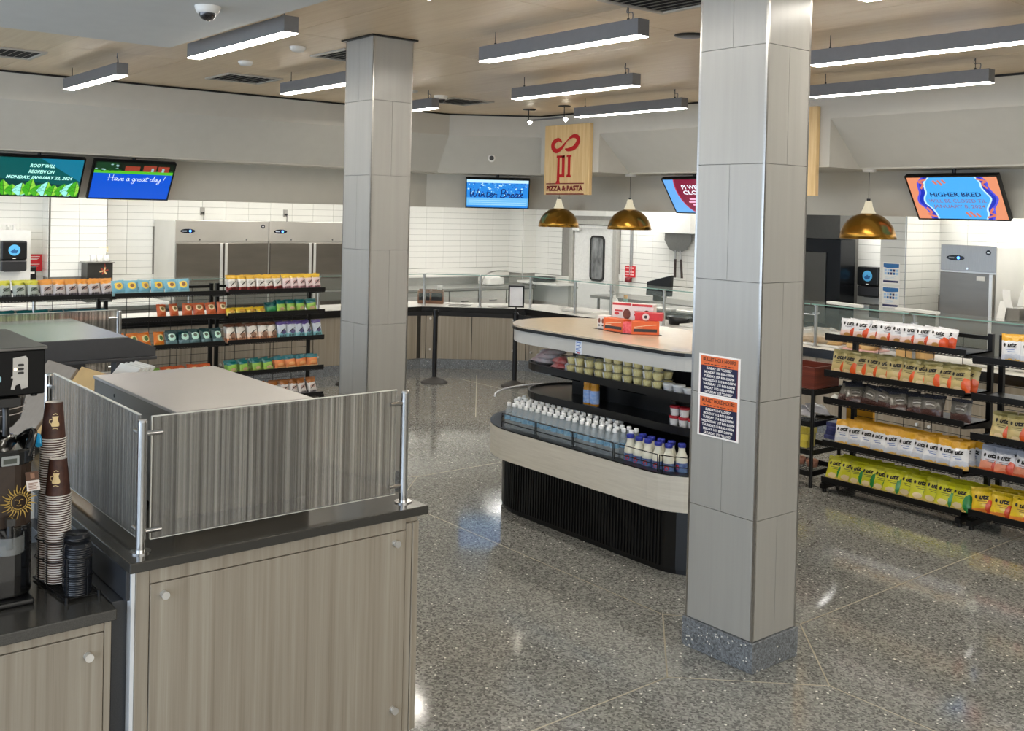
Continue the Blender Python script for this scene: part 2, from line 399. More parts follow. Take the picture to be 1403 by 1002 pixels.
# ------------------------------------------------------------------ back walls of the kitchen with white tiles
TW, TH, ZT = .375, .1, 2.46
wl = struct(MB().box(-15.25, -4.5, 0, -15.012, 12.7, ZB).build('wall_left', M_grout))
wr = struct(MB().box(-15.0, 12.512, 0, 3.6, 12.75, ZB).build('wall_right', M_grout))
struct(MB().box(-15.012, -4.5, ZT, -14.985, 12.5, ZB).build('trim_6', M_kceil))
struct(MB().box(-14.99, 12.485, ZT, 3.6, 12.512, ZB).build('trim_7', M_kceil))
# grey drop beam behind the slanted fascia: the screens hang in front of it
ZD_ = 2.345
E0, E1, E2, E3 = (-12.9, -4.5), (-12.9, 8.82), (-11.57, 10.57), (3.6, 10.57)
bm_ = MB(); bm_.strip([E3, E2, E1, E0], ZD_, ZB+.02, -.14); struct(bm_.build('wall_drop', M_band))
_tb = MB().box(.002, -.012, .002, TW-.002, 0, TH-.002).mesh('tile', M_tile)   # faces -y
def tiles(wall, fixed, axis, a0, a1, z0, z1, holes=(), tw=TW):
    """tiles on a wall plane; axis 'y': wall at x=fixed facing +x, axis 'x': wall at y=fixed facing -y"""
    o = WORLD(wall); n = int(math.ceil((a1-a0)/tw-1e-6)); r = int(round((z1-z0)/TH))
    for i in range(n):
        u0 = a0+i*tw; u1 = min(u0+tw, a1)
        for k in range(r):
            z = z1-(k+1)*TH
            if any(u1 > h[0]+.02 and u0 < h[1]-.02 and z+TH > h[2]+.02 and z < h[3]-.02 for h in holes): continue
            sc = ((u1-u0)/TW, 1, 1)
            if axis == 'x': piece('tile', _tb, wall, (u0-o[0], fixed-o[1], z-o[2]), (0, 0, 0), sc)
            else: piece('tile', _tb, wall, (fixed-o[0], u0-o[1], z-o[2]), (0, 0, pi/2), sc)
def field(name, x0, y0, z0, x1, y1, z1):   # the joined field of tiles below the ones that can be picked apart (behind counters)
    struct(MB().box(x0, y0, z0, x1, y1, z1).build(name, M_tile))
tiles(wl, -15.0, 'y', 1.7, 3.88, 1.26, ZT); tiles(wl, -15.0, 'y', 4.64, 12.178, 1.26, ZT, holes=((5.45, 8.2, 1.2, 1.95),))
# pilasters
pl = struct(MB().box(-15.0, 3.884, 0, -14.712, 4.638, ZT).build('trim_8', M_grout)); tiles(pl, -14.70, 'y', 3.888, 4.634, 1.26, ZT); tiles(pl, 3.872, 'x', -15., -14.70, 1.26, ZT)
pl = struct(MB().box(-15.0, 12.19, 0, -14.612, 12.5, ZT).build('trim_9', M_grout)); tiles(pl, 12.178, 'x', -15., -14.6, 1.16, ZT); tiles(pl, -14.60, 'y', 12.18, 12.5, 1.16, ZT)
pr_ = struct(MB().box(-6.99, 11.712, 0, -6.665, 12.5, ZT).build('trim_10', M_grout)); tiles(pr_, 11.70, 'x', -6.988, -6.653, 1.16, ZT); tiles(pr_, -6.653, 'y', 11.70, 12.5, 1.16, ZT)
tiles(wr, 12.5, 'x', -14.6, -9.5, 1.16, ZT, holes=((-13.6, -12.35, 0, 2.26),))
tiles(wr, 12.5, 'x', -7.8, -6.99, 1.16, ZT); tiles(wr, 12.5, 'x', -6.65, -3.5, 1.36, ZT)
field('trim_11', -15.01, -4.5, 0, -14.99, 12.5, 1.255); field('trim_12', -14.6, 12.49, 0, 3.6, 12.51, 1.15)
for n_, (x, y) in enumerate(((-14.7, 4.636), (-14.7, 3.874), (-14.602, 12.18), (-6.655, 11.702))):
    struct(MB().box(x-.008, y-.008, 0, x+.008, y+.008, ZT).build(f'trim_{13+n_}', M_chrome))
# unseen sides of the hall: window wall beside the camera, wall behind it
struct(MB().box(3.5, -4.5, 0, 3.62, 12.7, ZC).build('wall_back', M_paint))
wn = MB().box(-15.2, -4.5, 0, 3.6, -4.4, .35).box(-15.2, -4.5, 3.2, 3.6, -4.4, ZC)
for x in (-15.2, -11.5, -8, -4.5, -1, 2.5): wn.box(x, -4.5, .35, x+.15, -4.4, 3.2)
struct(wn.build('wall_window', M_paint))

# door in the far wall
dr = struct(thing('door_1', 'white kitchen door with a tall narrow rounded window', 'door', (-12.97, 12.45, 0)))
m = MB(); m.box(-13.56, 12.40, 0, -13.47, 12.5, 2.19).box(-12.46, 12.40, 0, -12.37, 12.5, 2.19).box(-13.47, 12.40, 2.11, -12.46, 12.5, 2.19); m.build('frame', pm('door_frame_paint', (172, 170, 162), .5), dr, bevel=.006)
def rrect(cx, cy, w_, h_, r, n=5):
    out = []
    for sx, sy, a in ((1, 1, 0), (-1, 1, 90), (-1, -1, 180), (1, -1, 270)):
        for i in range(n+1):
            t = radians(a+90*i/n); out.append((cx+sx*(w_/2-r)+r*cos(t), cy+sy*(h_/2-r)+r*sin(t)))
    return out
MB().box(-13.46, 12.44, .02, -12.47, 12.48, 2.10).build('leaf', pm('door_white', (224, 223, 218), .4), dr, bevel=.004)
fn = plane_fn((-12.86, 12.44, 1.52), (1, 0, 0), (0, 0, 1))
m = MB(); a = rrect(0, 0, .36, .80, .09); b = rrect(0, 0, .29, .73, .06); n = len(a)
m.add([fn(u, v, .018) for u, v in a]+[fn(u, v, .018) for u, v in b]+[fn(u, v, 0) for u, v in a], [(i, (i+1) % n, n+(i+1) % n, n+i) for i in range(n)]+[(2*n+i, 2*n+(i+1) % n, (i+1) % n, i) for i in range(n)]); m.build('window_gasket', M_blk, dr)
m = MB(); poly(m, fn, b, .006); m.build('pane', pm('door_pane', (120, 122, 122), .08, nz=.5, ns=5, stretch=(2, 2, 1)), dr)
MB().box(-13.44, 12.36, 2.0, -13.28, 12.44, 2.08).box(-13.3, 12.38, 2.05, -12.6, 12.40, 2.07).build('closer', M_white, dr)

# ------------------------------------------------------------------ columns
def column(x1, y0, dx, dy, label, ztop):
    x0 = x1-dx; y1 = y0+dy
    c = struct(thing('column', label, 'column', ((x0+x1)/2, (y0+y1)/2, 0)))
    MB().box(x0+.012, y0+.012, 0, x1-.012, y1-.012, ztop).build('core', M_colg, c)
    MB().box(x0-.012, y0-.012, 0, x1+.012, y1+.012, .152).build('base', M_base, c, bevel=.003)
    zs = [.155, .763, 1.361, 1.959, 2.557, 3.155, ztop]
    for i in range(6):
        za, zb = zs[i]+.0015, zs[i+1]-.0015
        sx = (i % 2 == 1); sy = not sx
        for f in (0, 1):
            ya, yb = (y0, y0+.011) if f == 0 else (y1-.011, y1)
            for a, b in (((x0+.012, (x0+x1)/2-.001), ((x0+x1)/2+.001, x1-.012)) if sx else ((x0+.012, x1-.012),)):
                MB().box(a, ya, za, b, yb, zb).build('panel', M_col, c)
            xa, xb = (x1-.011, x1) if f == 0 else (x0, x0+.011)
            for a, b in (((y0+.012, (y0+y1)/2-.001), ((y0+y1)/2+.001, y1-.012)) if sy else ((y0+.012, y1-.012),)):
                MB().box(xa, a, za, xb, b, zb).build('panel', M_col, c)
    for x, y in ((x0+.006, y0+.006), (x1-.006, y0+.006), (x0+.006, y1-.006), (x1-.006, y1-.006)):
        MB().box(x-.0065, y-.0065, .155, x+.0065, y+.0065, ztop).build('corner_trim', M_steel, c)
    MB().box(x0-.03, y0-.03, ztop-.012, x1+.03, y1+.03, ztop).build('collar', M_black, c)
column(-3.136, 4.171, .437, .36, 'nearer grey tiled square column carrying the two hours notices', ZC-.001)
column(-6.97, 4.231, .43, .375, 'farther grey tiled square column behind the glass screen counter', ZC-.001)
# ------------------------------------------------------------------ linear pendants
M_fix = pm('fixture_grey', (118, 118, 120), .45, .2, nz=.03)
M_dif = em('fixture_diffuser', (255, 248, 236), FIX_E)
ZF = 3.45
def fixture(x0, y0, ln, label):
    w_ = .105; h_ = .115
    t = thing('linear_light', label, 'pendant light', (x0+ln/2, y0+w_/2, ZF), group='linear ceiling pendants')
    m = MB(); m.box(x0, y0, ZF+.006, x0+ln, y0+.006, ZF+h_).box(x0, y0+w_-.006, ZF+.006, x0+ln, y0+w_, ZF+h_)
    m.box(x0, y0+.006, ZF+.006, x0+.006, y0+w_-.006, ZF+h_).box(x0+ln-.006, y0+.006, ZF+.006, x0+ln, y0+w_-.006, ZF+h_).box(x0+.006, y0+.006, ZF+h_-.006, x0+ln-.006, y0+w_-.006, ZF+h_)
    m.build('housing', M_fix, t)
    MB().box(x0+.003, y0+.003, ZF, x0+ln-.003, y0+w_-.003, ZF+.014).build('diffuser', M_dif, t)
    for x in (x0+.14, x0+ln-.14):
        MB().cyl((x, y0+w_/2, ZF+h_), (x, y0+w_/2, ZC), .003, n=6).cyl((x, y0+w_/2, ZF+h_), (x, y0+w_/2, ZF+h_+.02), .009, n=8).build('cable', M_black, t)
    x = x0+ln-.1
    MB().tube(smooth_pts([(x, y0+.05, ZF+h_), (x+.01, y0+.04, ZF+h_+.05), (x-.05, y0+.05, ZF+h_+.06), (x-.04, y0+.05, ZC)], 4), .004, 5).build('cord', M_fix, t)
fx = [(-11.15, 3.05, 1.68, 'short linear pendant nearest the corner of the smooth grey soffit'), (-7.93, 3.10, 1.68, 'linear pendant hanging along the edge of the smooth grey soffit'), (-4.70, 3.10, 1.68, 'linear pendant above the camera, only its far tip in view'),
      (-9.68, 4.77, 1.70, 'linear pendant partly behind the farther column'), (-6.33, 4.79, 1.70, 'biggest linear pendant in view between the two columns'), (-3.05, 4.79, 1.70, 'linear pendant hanging beside the nearer column'),
      (-11.25, 6.58, 1.69, 'linear pendant tip showing behind the farther column'), (-8.15, 6.60, 1.72, 'middle of the three linear pendants between the columns'), (-4.59, 6.62, 1.72, 'upper linear pendant beyond the nearer column'),
      (-9.06, 8.31, 1.70, 'farthest linear pendant, in front of the pizza sign'), (-5.77, 8.33, 1.72, 'lower linear pendant above the shut bread counter'), (-2.5, 8.33, 1.7, 'linear pendant out past the bread counter screen')]
for a in fx: fixture(*a)

# ------------------------------------------------------------------ ceiling fittings
M_vent = pm('vent_grey', (182, 176, 166), .5)
M_ventd = pm('vent_dark', (20, 18, 16), .8)
def vent(x, y, s_, label):
    t = thing('ceiling_vent', label, 'air vent', (x, y, ZC-.02), group='square ceiling vents')
    MB().box(x-s_/2+.02, y-s_/2+.02, ZC-.004, x+s_/2-.02, y+s_/2-.02, ZC-.0005).build('backing', M_ventd, t)
    m = MB()
    for a, b, c, d in ((-1, -1, 1, -.9), (-1, .9, 1, 1), (-1, -.9, -.9, .9), (.9, -.9, 1, .9)): m.box(x+a*s_/2, y+b*s_/2, ZC-.016, x+c*s_/2, y+d*s_/2, ZC-.001)
    m.build('frame', M_vent, t)
    for i in range(7):
        yy = y-s_*.4+s_*.8*(i+.5)/7
        MB().hexa([(x-s_*.44, yy-.012, ZC-.015), (x+s_*.44, yy-.012, ZC-.015), (x+s_*.44, yy-.008, ZC-.015), (x-s_*.44, yy-.008, ZC-.015)], [(x-s_*.44, yy+.008, ZC-.005), (x+s_*.44, yy+.008, ZC-.005), (x+s_*.44, yy+.012, ZC-.005), (x-s_*.44, yy+.012, ZC-.005)]).build('slat', M_vent, t)
vent(-10.38, 4.69, .62, 'square vent in the wooden ceiling above the green-leaf screen aisle')
vent(-10.35, 2.3, .62, 'square vent in the wooden ceiling cut by the picture edge')
vent(-8.05, 4.72, .62, 'square vent in the wooden ceiling beside the farther column')
vent(-10.35, 7.55, .62, 'square vent in the wooden ceiling past the farther column')
vent(-4.45, 4.85, .62, 'square vent in the wooden ceiling close to the nearer column')
M_dome = pm('smoked_dome', (22, 22, 24), .08, alpha=.85, coat=1)
def dome_cam(x, y, z, r, label, cat='camera'):
    t = thing('dome_camera', label, cat, (x, y, z))
    MB().lathe([(r*.98, 0), (r, -.008), (r*.9, -.030), (r*.8, -.044), (.001, -.044)], (x, y, z), 24).build('housing', M_white, t)
    MB().lathe([(r*.66, -.042), (r*.62, -.06), (r*.45, -.078), (r*.2, -.088), (.001, -.09)], (x, y, z), 20).build('dome', M_dome, t)
dome_cam(-6.03, 2.48, 3.5, .078, 'white dome camera with dark bubble on the smooth grey soffit')
dome_cam(-10.05, 7.05, ZC, .085, 'small white dome camera on the wooden ceiling past the farther column')
def disc(name, label, cat, x, y, r, h_, mat):
    o = MB().lathe([(.001, -h_), (r*.7, -h_), (r, -h_*.4), (r, 0)], (x, y, ZC-.001), 20).build(name, mat); tag(o, label, cat); return o
disc('smoke_detector', 'round white smoke detector on the wooden ceiling near the soffit corner', 'smoke detector', -9.18, 4.16, .07, .04, M_white)
disc('smoke_detector', 'round white smoke detector on the wooden ceiling beside the farther column', 'smoke detector', -8.0, 4.1, .07, .04, M_white)
disc('ceiling_speaker', 'flat white round speaker in the wooden ceiling past the farther column', 'speaker', -9.95, 6.5, .13, .02, M_white)
disc('ceiling_speaker', 'black round speaker in the wooden ceiling beside the nearer column', 'speaker', -5.2, 5.95, .12, .015, M_blk)
disc('sprinkler_head', 'dark sprinkler plate on the wooden ceiling near the chamfered corner', 'sprinkler', -10.35, 8.75, .045, .02, M_ventd)
# small bullet camera on the chamfered fascia
t = thing('wall_camera', 'small round white camera with black lens on the slanted fascia', 'camera', (-11.66, 9.1, 3.05))
d = Vector((.8, -.6, 0)); c0 = Vector((-11.66, 9.1, 3.07))
MB().cyl(c0-d*.12, c0+d*.02, .055, n=20).build('housing', M_white, t); MB().cyl(c0+d*.02, c0+d*.04, .034, n=20).build('lens', M_blk, t)
# track light next to the pizza sign
t = thing('track_light', 'thin grey track with two little spot heads over the pizza sign', 'track light', (-10.25, 8.75, 3.50))
MB().box(-10.45, 8.74, 3.51, -9.70, 8.76, 3.53).build('track', M_fix, t)
for x in (-10.43, -9.72):
    MB().cyl((x, 8.75, 3.52), (x, 8.75, ZC), .006, n=6).lathe([(.08, 0), (.08, -.01), (.001, -.012)], (x, 8.75, ZC), 14).build('stem', M_black, t)
    MB().cyl((x, 8.75, 3.515), (x+.02, 8.78, 3.48), .02, .026, n=12).build('spot_head', em('spot_glow', (255, 246, 225), 7.0), t)

# ------------------------------------------------------------------ television screens
def hand(mb, fn, s, x, y, h_, wd, d, mi=0):
    """handwritten stroke letters; each glyph: list of strokes in a unit box, advance"""
    G = {'H': ([[(.05, 1), (.12, .5), (.08, 0)], [(-.1, .5), (.3, .55), (.8, .52)], [(.62, 1), (.6, .5), (.66, 0), (.8, .1)]], .85),
         'W': ([[(0, .9), (.12, .98), (.1, .4), (.25, .02), (.42, .5), (.5, .9), (.48, .3), (.65, .02), (.85, .5), (.9, 1)]], .98),
         'B': ([[(.12, .98), (.15, .4), (.08, 0)], [(0, .85), (.3, 1), (.55, .85), (.4, .55), (.18, .52), (.55, .45), (.6, .15), (.3, 0), (.05, .1)]], .72),
         'a': ([[(.42, .38), (.25, .48), (.05, .25), (.2, .02), (.4, .3), (.44, .42), (.4, .1), (.55, .06)]], .52), 'v': ([[(0, .4), (.12, .1), (.2, .02), (.38, .42), (.5, .36)]], .46),
         'e': ([[(.02, .2), (.3, .3), (.28, .45), (.1, .35), (.08, .1), (.25, .02), (.45, .14)]], .42), 'g': ([[(.4, .38), (.2, .48), (.05, .25), (.22, .05), (.4, .3), (.42, .4), (.36, -.3), (.12, -.42), (.1, -.2), (.55, .1)]], .52),
         'r': ([[(0, .1), (.12, .46), (.18, .36), (.34, .4), (.32, .1), (.46, .06)]], .42), 't': ([[(.2, .85), (.14, .2), (.24, .02), (.42, .12)], [(0, .52), (.5, .6)]], .4),
         'd': ([[(.4, .38), (.2, .46), (.05, .22), (.2, .02), (.42, .3), (.56, 1), (.46, .1), (.6, .06)]], .58), 'y': ([[(0, .4), (.08, .12), (.25, .08), (.42, .42), (.34, -.3), (.1, -.42), (.1, -.22), (.5, .12)]], .48),
         'i': ([[(.02, .1), (.12, .44), (.12, .08), (.3, .1)], [(.13, .66), (.18, .7)]], .28), 'n': ([[(0, .06), (.08, .44), (.1, .1), (.28, .44), (.36, .1), (.52, .1)]], .5),
         'k': ([[(.1, 1), (.08, .05)], [(.1, .2), (.3, .48), (.36, .34), (.14, .24), (.36, .04), (.5, .1)]], .46), 'u': ([[(0, .42), (.06, .1), (.26, .1), (.36, .44), (.36, .1), (.5, .08)]], .48), '!': ([[(.22, 1), (.12, .3)], [(.06, .03), (.1, .06)]], .3), ' ': ([], .3)}
    for ch in s:
        st, adv = G[ch]
        for p in st: ribbon(mb, fn, smooth_pts([(x+a*h_+b*h_*.12, y+b*h_) for a, b in p], 5), wd, d, mi)
        x += adv*h_
def tv(center_top, ux, down, label, art, wd=1.0, hd=.5625):
    """screen plane: top-centre point, unit right axis, unit down axis"""
    ct = Vector(center_top); ux = Vector(ux).normalized(); dn = Vector(down).normalized(); nn = ux.cross(-dn)
    c = ct+dn*hd/2; t = thing('television', label, 'television', tuple(c), group='menu screens under the bulkhead')
    f0 = plane_fn(c, ux, -dn); m = MB()
    def bx(mb, u0, v0, d0, u1, v1, d1, mi=0): mb.hexa([f0(u0, v0, d0), f0(u1, v0, d0), f0(u1, v0, d1), f0(u0, v0, d1)][::-1], [f0(u0, v1, d0), f0(u1, v1, d0), f0(u1, v1, d1), f0(u0, v1, d1)][::-1], mi)
    bx(m, -wd/2, -hd/2, -.05, wd/2, hd/2, -.004); m.build('housing', M_blk, t, bevel=.004)
    m = MB()
    b = .018
    for a in ((-wd/2, -hd/2, wd/2, -hd/2+b), (-wd/2, hd/2-b, wd/2, hd/2), (-wd/2, -hd/2+b, -wd/2+b, hd/2-b), (wd/2-b, -hd/2+b, wd/2, hd/2-b)): bx(m, a[0], a[1], -.004, a[2], a[3], .004)
    m.build('bezel', M_blk, t)
    m = MB(); top = f0(0, hd/2-.1, -.05); m.cyl(top, (top[0], top[1], ZB+.02), .02, n=10); bx(m, -.15, -.12, -.07, .15, .12, -.05); m.build('mount', M_black, t)
    art(f0, t, wd-2*b, hd-2*b)
    return t
def art_mesh(name, t, mats, fill):
    m = MB(); fill(m); o = m.build(name, mats, t); return o
E_ = .36
def art_root(fn, t, w_, h_):
    mats = [em('scr_teal', (8, 88, 88), E_), em('scr_teal2', (20, 120, 150), E_), em('scr_leaf', (70, 178, 30), E_), em('scr_leaf2', (150, 220, 70), E_), em('scr_leafd', (16, 92, 24), E_), em('scr_mint', (150, 235, 220), .42), em('scr_deep', (6, 62, 60), E_)]
    def go(m):
        quad(m, fn, -w_/2, -h_/2, w_/2, h_/2, .0005, 0)
        poly(m, fn, [(0, h_/2), (w_/2, h_/2), (w_/2, -.05)], .001, 1); poly(m, fn, [(-w_/2, -h_/2), (w_/2, -h_/2), (w_/2, -.12), (-w_/2, -.02)], .001, 6)
        R = random.Random(3)
        for i in range(11):
            x = -w_/2+.06+i*(w_-.1)/10; hh = R.uniform(.15, .25); ww = R.uniform(.06, .095); ln = R.uniform(-.04, .06)
            b0 = -h_/2
            L_ = [(x-ww*.3, b0), (x-ww, b0+hh*.35), (x-ww*.6+ln*.5, b0+hh*.75), (x+ln, b0+hh), (x+ww*.75+ln*.4, b0+hh*.6), (x+ww, b0+hh*.25), (x+ww*.3, b0)]
            L_ = [(max(-w_/2, min(w_/2, a)), b) for a, b in L_]
            poly(m, fn, L_, .002+.0004*i, 2 if i % 3 else 5)
            tip = (max(-w_/2, min(w_/2, x+ln)), b0+hh)
            poly(m, fn, [(min(w_/2, x), b0), tip, L_[4], L_[5]], .0022+.0004*i, 3)
            ribbon(m, fn, [(min(w_/2-.01, x), b0), ((x+tip[0])/2, b0+hh*.5), tip], .006, .0024+.0004*i, 4)
            for s_ in (-1, 1):
                for k in (.3, .55): ribbon(m, fn, [(min(w_/2-.01, x+ln*k), b0+hh*k), (max(-w_/2+.01, min(w_/2-.01, x+ln*k+s_*ww*.6)), b0+hh*(k+.15))], .004, .0025+.0004*i, 4)
    art_mesh('screen_image', t, mats, go)
    def tx(m):
        put_text(m, 'ROOT WILL', .03, .155, .062, .27, 0, .012, .25, .008, fn); put_text(m, 'REOPEN ON', .03, .075, .062, .28, 0, .012, .25, .008, fn); put_text(m, 'MONDAY, JANUARY 22, 2024', .02, -.005, .058, .72, 0, .012, .25, .008, fn)
    art_mesh('lettering', t, em('scr_text_mint', (190, 255, 240), .5), tx)
def art_day(fn, t, w_, h_):
    mats = [em('scr_blue', (6, 84, 214), E_), em('scr_grass', (84, 190, 40), E_), em('scr_brick', (150, 62, 44), E_), em('scr_treed', (24, 60, 34), E_), em('scr_shade', (20, 30, 20), .3), em('scr_pale', (150, 190, 190), E_), em('scr_grassd', (30, 96, 30), E_)]
    def go(m):
        quad(m, fn, -w_/2, -h_/2, w_/2, h_/2, .0005, 0)
        quad(m, fn, -w_/2, h_/2-.135, w_/2, h_/2, .001, 4); quad(m, fn, -w_/2, h_/2-.155, w_/2, h_/2-.10, .0014, 1); quad(m, fn, -w_/2, h_/2-.115, w_/2, h_/2-.10, .0016, 6)
        for a, b, c_, mi in ((-.12, .06, .07, 2), (.1, .26, .085, 2), (.28, .42, .08, 2), (-.46, -.2, .13, 3), (-.40, -.34, .15, 5), (-.30, -.24, .1, 5), (.02, .1, .1, 4), (-.16, -.12, .1, 4), (.2, .23, .05, 5), (.33, .36, .05, 5), (-.05, -.02, .05, 5)):
            quad(m, fn, a, h_/2-.115, b, h_/2-.115+c_ if -.115+c_ < 0 else h_/2, .0018+.0003*abs(a), mi)
        R = random.Random(5)
        for i in range(26): x = R.uniform(-.46, -.2); y = h_/2-R.uniform(.01, .12); poly(m, fn, ell(x, y, .018, .01, 7), .003, R.choice((3, 5, 6)))
    art_mesh('screen_image', t, mats, go)
    art_mesh('lettering', t, em('scr_white', (235, 245, 255), .5), lambda m: hand(m, fn, 'Have a great day !', -.30, .0, .085, .0042, .006))
def art_winter(fn, t, w_, h_):
    mats = [em('scr_sky', (40, 140, 230), E_), em('scr_sky2', (110, 190, 245), E_), em('scr_sky3', (20, 100, 205), E_), em('scr_ice', (190, 228, 250), .42)]
    def go(m):
        quad(m, fn, -w_/2, -h_/2, w_/2, h_/2, .0005, 0); quad(m, fn, -w_/2, h_/2-.05, w_/2, h_/2, .001, 3); quad(m, fn, -w_/2, -h_/2+.03, w_/2, -h_/2+.16, .001, 1)
        R = random.Random(8)
        for i in range(120): x = R.uniform(-w_/2+.02, w_/2-.02); y = h_/2-.06-.2*R.random()**1.5; poly(m, fn, ell(x, y, R.uniform(.006, .018), R.uniform(.006, .015), 7), .002+i*2e-5, R.choice((1, 2, 2, 3)))
        for i in range(3): quad(m, fn, -w_/2+.03, -h_/2+.045+i*.035, w_/2-.03, -h_/2+.05+i*.035, .0025, 3)
    art_mesh('screen_image', t, mats, go)
    art_mesh('lettering', t, em('scr_navy', (14, 46, 120), .3), lambda m: hand(m, fn, 'Winter Break', -.43, -.06, .140, .015, .006))
def art_pi(fn, t, w_, h_):
    mats = [em('scr_light', (110, 180, 250), E_), em('scr_wine', (132, 28, 62), E_), em('scr_ring', (190, 60, 90), E_), em('scr_pink', (255, 180, 210), .42)]
    def go(m):
        quad(m, fn, -w_/2, -h_/2, w_/2, h_/2, .0005, 0)
        poly(m, fn, [(x, max(-h_/2, min(h_/2, y))) for x, y in ell(.0, .1, .33, .40, 30)], .001, 2); poly(m, fn, [(x, max(-h_/2, min(h_/2, y))) for x, y in ell(.0, .1, .31, .385, 30)], .0015, 1)
        for i, ww in enumerate((.18, .24, .14)): quad(m, fn, -.06-ww/2, -.06-i*.045, -.06+ww/2, -.035-i*.045, .002, 3)
    art_mesh('screen_image', t, mats, go)
    def tx(m): put_text(m, 'PI WILL', -.03, .14, .085, .34, 0, .02, 0, .004, fn); put_text(m, 'CLOSE', -.03, .055, .085, .36, 0, .02, 0, .004, fn)
    art_mesh('lettering', t, em('scr_white', (235, 245, 255), .5), tx)
def art_bred(fn, t, w_, h_):
    mats = [em('scr_cyan', (70, 176, 250), E_), em('scr_peach', (236, 150, 110), E_), em('scr_cobalt', (22, 50, 190), E_), em('scr_ice', (190, 228, 250), .42), em('scr_salmon', (222, 120, 96), E_), em('scr_violet', (84, 84, 226), E_)]
    def wavy(s_, ins, seed):
        R = random.Random(seed); pts = []
        for i in range(9):
            f = i/8; pts.append((s_*(w_/2-ins-.10*abs(sin(f*pi*1.0))**.5*0-.10*(1-sin(f*pi))*1.0+.02*sin(f*14+seed)), -h_/2+h_*f))
        return smooth_pts(pts, 4)
    def go(m):
        quad(m, fn, -w_/2, -h_/2, w_/2, h_/2, .0005, 0)
        for s_ in (-1, 1):
            for ins, mi, d in ((.15, 3, .001), (.13, 2, .0014), (.085, 5, .0018), (.06, 1, .0022)):
                p = wavy(s_, ins, 1 if s_ > 0 else 2); pts = p+[(s_*w_/2, h_/2), (s_*w_/2, -h_/2)]
                for i in range(len(p)-1): m.add([fn(p[i][0], p[i][1], d), fn(p[i+1][0], p[i+1][1], d), fn(s_*w_/2, p[i+1][1], d), fn(s_*w_/2, p[i][1], d)], [(0, 1, 2, 3) if s_ < 0 else (3, 2, 1, 0)], mi)
        for x, y, l, a in ((-.20, h_/2-.04, .1, -1.0), (-.15, h_/2-.04, .12, -1.0), (-.10, h_/2-.03, .09, -1.0), (.1, -h_/2+.03, .12, 2.2), (.15, -h_/2+.03, .14, 2.2), (.2, -h_/2+.03, .1, 2.2)):
            x1, y1 = x+l*cos(a)*.6, y+l*sin(a)*.6
            ribbon(m, fn, [(x, y), (x1, max(-h_/2, min(h_/2, y1)))], .024, .003, 4)
        for s_ in (-1, 1):
            for k in (-1, 1): ribbon(m, fn, smooth_pts([(s_*.36, k*.12), (s_*.32, k*.18), (s_*.36, k*.21), (s_*.27, k*.24)], 5), .022, .0032, 4)
    art_mesh('screen_image', t, mats, go)
    art_mesh('lettering', t, em('scr_navy2', (10, 40, 110), .3), lambda m: put_text(m, 'HIGHER BRED', 0, .045, .075, .55, 0, .02, 0, .005, fn))
    def tx(m): put_text(m, 'WILL BE CLOSED TIL', 0, -.035, .06, .62, 0, .004, 0, .005, fn); put_text(m, 'JANUARY 8, 2024', 0, -.105, .06, .56, 0, .004, 0, .005, fn)
    art_mesh('fine_lettering', t, em('scr_mauve', (150, 96, 130), .34), tx)
dl = (-.29, 0, -.45)
tv((-12.5, 3.20, 2.80), (0, 1, 0), dl, 'screen with mint words over green leaves', art_root, .99, .545)
tv((-12.5, 4.285, 2.795), (0, 1, 0), dl, 'blue screen with white handwriting below a strip of lawn', art_day, .99, .545)
cd = Vector((.604, .797, 0)).normalized(); back = Vector((-.797, .604, 0))
tv((-11.93, 9.44, 2.785), cd, back*.25+Vector((0, 0, -.46)), 'sky blue screen with navy brush writing about winter', art_winter, .96, .50)
tv((-8.86, 10.2, 2.79), (1, 0, 0), (0, .33, -.46), 'light blue screen with wine disc half hidden by the nearer column', art_pi, 1.0, .565)
tv((-5.34, 10.2, 2.775), (1, 0, 0), (0, .33, -.46), 'screen with cobalt and peach waves about higher bred closing', art_bred, 1.005, .565)

# ------------------------------------------------------------------ hanging wooden signs
M_maple = wood_mat('sign_maple', [(214, 178, 122), (226, 194, 140), (236, 208, 158)], (25, 25, 1.5), .4)
M_red = pm('sign_red', (196, 24, 30), .4, nz=.03); M_dred = pm('sign_dark_red', (122, 24, 28), .4); M_orange = pm('sign_orange', (232, 92, 40), .4, nz=.03)
def sgn(x0, x1, z0, z1, label):
    t = thing('hanging_sign', label, 'sign', ((x0+x1)/2, 9.38, z0), group='wooden station signs')
    MB().box(x0, 9.38, z0, x1, 9.445, z1).build('board', M_maple, t, bevel=.004)
    return t, plane_fn(((x0+x1)/2, 9.38, (z0+z1)/2), (1, 0, 0), (0, 0, 1))
t, fn = sgn(-10.81, -9.905, 2.547, 3.51, 'pale wooden sign with red pi logo for pizza and pasta')
m = MB()
pts = smooth_pts([(-.09, .24), (-.16, .28), (-.26, .24), (-.27, .17), (-.20, .125), (-.10, .16), (.02, .26), (.13, .315), (.22, .30), (.235, .235), (.16, .16), (.04, .135), (-.02, .15)], 6)
n = len(pts); wds = [.012+.06*abs(sin(pi*(i/n*2.0+.02)))**.8 for i in range(n)]
ribbon(m, fn, pts, wds, .008)
m.build('swirl_emblem', M_red, t)
m = MB()
